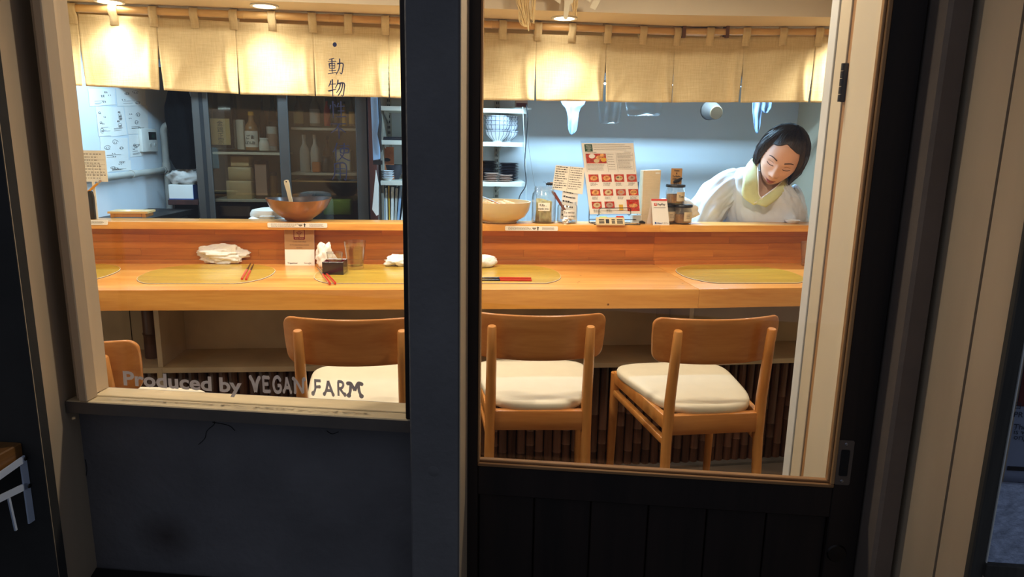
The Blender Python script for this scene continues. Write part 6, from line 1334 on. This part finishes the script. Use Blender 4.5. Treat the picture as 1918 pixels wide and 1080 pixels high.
# face details
def patch(rows, name, mat, o=.0012):
    """a thin strip following the face: rows of (az, el low, el high)"""
    m = MB(); m.grid(lambda u, v: HM @ skin_pt(rows[round(u * (len(rows) - 1))][0], rows[round(u * (len(rows) - 1))][1] * (1 - v) + rows[round(u * (len(rows) - 1))][2] * v, o), len(rows) - 1, 3); return m.build(name, mat, person, smooth=80, solid=.0006)
M['brow'] = paint('eyebrow_hair', (88, 60, 52), .7, .2); M['lash'] = paint('eyelash', (52, 34, 32), .6)
for s in (-1, 1):
    rows = [(s * (9 + 26 * k / 12), 10.0 + 3.6 * math.sin(k / 12 * 2.5) - .7, 10.8 + 3.8 * math.sin(k / 12 * 2.5) + (1.1 * (1 - (k / 12) ** 2))) for k in range(13)]; patch(rows, 'eyebrow', M['brow'])
    rows = [(s * (11.5 + 21 * k / 12), -4.3 - 2.3 * math.sin(k / 12 * PI) + .8 * k / 12 - .5, -4.3 - 2.1 * math.sin(k / 12 * PI) + .8 * k / 12 + .8) for k in range(13)]; patch(rows, 'eyelashes', M['lash'], .0014)
    rows = [(s * (14 + 17 * k / 8), 1.1 + 1.7 * math.sin(k / 8 * PI) - .16, 1.1 + 1.7 * math.sin(k / 8 * PI) + .16) for k in range(9)]; patch(rows, 'eyelid_crease', M['brow'], .0010)
    m = MB(); m.grid(lambda u, v: HM @ skin_pt(s * (5.5 + 3.2 * u), -25.8 + 1.8 * v, .0010), 2, 2); m.build('nostril', M['brow'], person, smooth=80)
rows = [(-15 + 30 * k / 16, -39.0 + .5 * abs(k - 8) / 8, -39.0 + .5 * abs(k - 8) / 8 + 4.2 * (1 - (abs(k - 8) / 8) ** 1.6) - .9 * G(k, 8, 1.4) + .1) for k in range(17)]; patch(rows, 'upper_lip', M['lips'], .0010)
rows = [(-13 + 26 * k / 16, -39.2 - 4.4 * (1 - (abs(k - 8) / 8) ** 2), -39.2 + .3 * abs(k - 8) / 8) for k in range(17)]; patch(rows, 'lower_lip', M['lips'], .0010)
# hair: a bob parted near the middle
def hair_pt(az, v):
    A = abs(az); top = 47 - 9 * sst(0, 45, A) + 4 * G(az, -8, 10)
    lowest = -50 if az > 0 else -44
    e0 = top * (1 - sst(46, 68, A)) + lowest * sst(46, 68, A); e0 += 2.0 * mnoise.noise(Vector((az * .15, 3, 0))) * sst(60, 90, A)
    el = e0 + (90 - e0) * v; a = math.radians(az); e = math.radians(el); hx, hy, hz = .098, .112, .128
    if el >= 0: h = Vector((hx * math.sin(a) * math.cos(e), -hy * math.cos(a) * math.cos(e) + .012, hz * math.sin(e)))
    else:
        t = -el / 50; k = 1 + .05 * math.sin(t * PI) - .16 * t * t; h = Vector((hx * math.sin(a) * k, -hy * math.cos(a) * k + .012, -.108 * t))
    sk = skin_pt(az, max(el, -30), .003); w_ = max(sst(0, .30, v), .80 * sst(50, 74, A)); p = sk.lerp(h, w_)
    st = .0022 * math.sin(az * 1.1 + 4 * mnoise.noise(Vector((az * .06, v * 1.5, 0)))) + .0016 * mnoise.noise(Vector((az * .5, v * 2, 7)))
    part = .006 * G(az + 8, 0, 7) * sst(.1, .5, v) * (1 - sst(.9, 1, v))
    return HM @ (p * (1 + st * 6 * w_) * (1 - part * 4))
m = MB(); m.grid(lambda u, v: hair_pt(-180 + 360 * u, v), 180, 34, closed_u=True); hair = m.build('hair', M['hair'], person, smooth=80, solid=.008, weld=1e-5)
hair.modifiers[0].offset = -1
rr = random.Random(3); m = MB()
for k in range(46):
    az = rr.choice((-1, 1)) * rr.uniform(58, 120); pts = [Vector(hair_pt(az + rr.uniform(-2, 2) * q, max(0, .5 - q * .16))) for q in range(4)]; e_ = pts[-1] - pts[-2]; pts.append(pts[-1] + e_ * rr.uniform(.10, .35) + Vector((rr.uniform(-.004, .004), 0, -.004))); m.tube(smooth_path(pts, 3), [.0016] * 12 + [.0006], 4)
for k in range(150):
    az = rr.uniform(-175, 175); v0, v1 = rr.uniform(.55, .95), rr.uniform(.02, .3)
    if abs(az) < 46: v1 = max(v1, .16)
    cen = HM @ Vector((0, .012, 0)); pts = [Vector(hair_pt(az + 3 * math.sin(q), v0 + (v1 - v0) * q / 7)) for q in range(8)]; pts = [p + (p - cen).normalized() * .0012 for p in pts]; m.tube(pts, [.0006] + [.0013] * 6 + [.0005], 4, caps=False)
m.build('loose_strands', M['hair'], person, kind='stuff')
# kimono: robe, two sleeves, collar
rings = [(Vector((hips.x, hips.y + .02, .06)), .185, .16, 0), (Vector((hips.x, hips.y + .02, .5)), .175, .15, 0), (hips, .175, .135, 3), (kp(1428, 425, .735), .178, .125, 8), (kp(1426, 398, .735), .186, .124, 12), (kp(1427, 372, .722), .184, .118, 15), (kp(1428, 352, .712), .172, .104, 17), (kp(1430, 340, .708), .140, .090, 18), (kp(1434, 330, .702), .100, .080, 18), (kp(1438, 322, .695), .072, .072, 18)]
def robe(u, v):
    f = v * (len(rings) - 1); i = min(len(rings) - 2, int(f)); t = f - i; A_, B_ = rings[i], rings[i + 1]; c = A_[0].lerp(B_[0], t); hw, hdp, ro = (A_[k] * (1 - t) + B_[k] * t for k in (1, 2, 3)); th = u * 2 * PI
    p = 2.6; cx_, sy_ = math.copysign(abs(math.cos(th)) ** (2 / p), math.cos(th)), math.copysign(abs(math.sin(th)) ** (2 / p), math.sin(th))
    fold = .006 * math.sin(th * 7 + v * 9) * sst(0, .5, 1 - v) + .008 * mnoise.noise(Vector((math.cos(th) * 2.2, math.sin(th) * 2.2, v * 7)))
    cr = mnoise.noise(Vector((math.cos(th) * 6 + v * 5, math.sin(th) * 6, v * 3.2))); fold += .016 * (abs(cr) ** .7) * sst(.25, .4, v) * (1 - .6 * sst(.85, 1, v))
    q = Vector((cx_ * (hw + fold), sy_ * (hdp + fold), 0)); return c + Matrix.Rotation(math.radians(ro), 3, 'Y') @ q
poly = [(1412, 300), (1482, 316), (1473, 347), (1424, 381), (1417, 372)]
def inside(x, y):
    c = False
    for (x0, y0), (x1, y1) in zip(poly, poly[1:] + poly[:1]):
        if (y0 > y) != (y1 > y) and x < (x1 - x0) * (y - y0) / (y1 - y0) + x0: c = not c
    return c
def cut(u, v): q = robe(u, v); return math.sin(u * 2 * PI) < 0 and inside(*proj(q))
m = MB(); m.grid(robe, 96, 90, closed_u=True, skip=cut); m.build('kimono', M['kimono'], person, smooth=80, solid=.003)
def sleeve(pts, rad, seed):
    P = smooth_path(pts, 12); R_ = [rad[min(len(rad) - 1, int(k / 12))] * (1 - (k % 12) / 12) + rad[min(len(rad) - 1, int(k / 12) + 1)] * (k % 12) / 12 for k in range(len(P))]; n = len(P) - 1; m = MB()
    def fn(u, v):
        i = min(n, round(v * n)); t = (P[min(i + 1, n)] - P[max(i - 1, 0)]).normalized(); a = Vector((0, 1, 0)); a = (a - t * a.dot(t)).normalized(); c = t.cross(a); th = u * 2 * PI
        w_ = sst(0, .12, v) * .35 + .65; r = R_[i] * w_ * (1 + .09 * math.sin(th * 3 + v * 6 + seed) + .10 * mnoise.noise(Vector((math.cos(th) * 1.4, math.sin(th) * 1.4, v * 5 + seed))) + .26 * abs(mnoise.noise(Vector((math.cos(th) * 3.2 + v * 2.5, math.sin(th) * 3.2, v * 2.2 + seed)))) ** .75)
        return P[i] + a * math.cos(th) * r * .85 + c * math.sin(th) * r
    m.grid(fn, 72, n, closed_u=True); return m.build('sleeve', M['kimono'], person, smooth=80, solid=.003)
sleeve([kp(1392, 338, .715), kp(1368, 346, .715), kp(1346, 366, .71), kp(1326, 392, .70), kp(1316, 414, .69), kp(1312, 432, .68)], [.048, .064, .075, .078, .074, .066, .066], 1.0)
sleeve([kp(1476, 360, .73), kp(1483, 368, .73), kp(1486, 388, .725), kp(1485, 410, .715), kp(1482, 440, .70)], [.036, .046, .053, .057, .058, .056], 3.0)
def band(outer, inner, nm, mat, no, ni):
    n = len(outer) - 1; O_ = smooth_path([kp(x, y, q) for (x, y), q in zip(outer, no)], 5); I_ = smooth_path([kp(x, y, q) for (x, y), q in zip(inner, ni)], 5); k = len(O_) - 1; m = MB()
    m.grid(lambda u, v: O_[round(v * k)].lerp(I_[round(v * k)], u) + Vector((0, -.006 * math.sin(u * PI), 0)), 6, k); o = m.build(nm, mat, person, smooth=70, solid=.004)
    m = MB(); m.tube([p + Vector((0, -.002, 0)) for p in I_], .0030, 6); m.build('collar_edge', M['towel'], person); return o
band([(1432, 286), (1409, 297), (1395, 316), (1391, 343), (1391, 368), (1412, 384)], [(1440, 292), (1421, 305), (1419, 322), (1420, 343), (1421, 364), (1430, 376)], 'collar', M['collar'], [.74, .69, .640, .594, .582, .578], [.72, .67, .630, .596, .584, .580])
band([(1470, 330), (1476, 340), (1472, 352), (1457, 371), (1434, 388)], [(1462, 322), (1470, 330), (1458, 346), (1440, 361), (1413, 380)], 'collar', M['collar'], [.70, .66, .620, .592, .574], [.69, .66, .622, .592, .574])
# narrow work ledge behind the shelf where her hands rest
t = thing('prep_ledge', 'narrow steel work ledge behind the raised shelf under the woman\'s hands', 'work ledge', cn(0, 0, 0), CYAW); sL, sR = loc2(kp(1250, 420, .62)).x, loc2(kp(1540, 420, .62)).x
b = MB(); b.box(sL, sR, .586, .632, .835, .85, bev=.002); b.build('ledge_top', M['steel'], t)
for x in (sL + .05, sR - .05): b = MB(); b.box(x - .01, x + .01, .595, .625, 0, .835); b.build('leg', M['steel'], t)
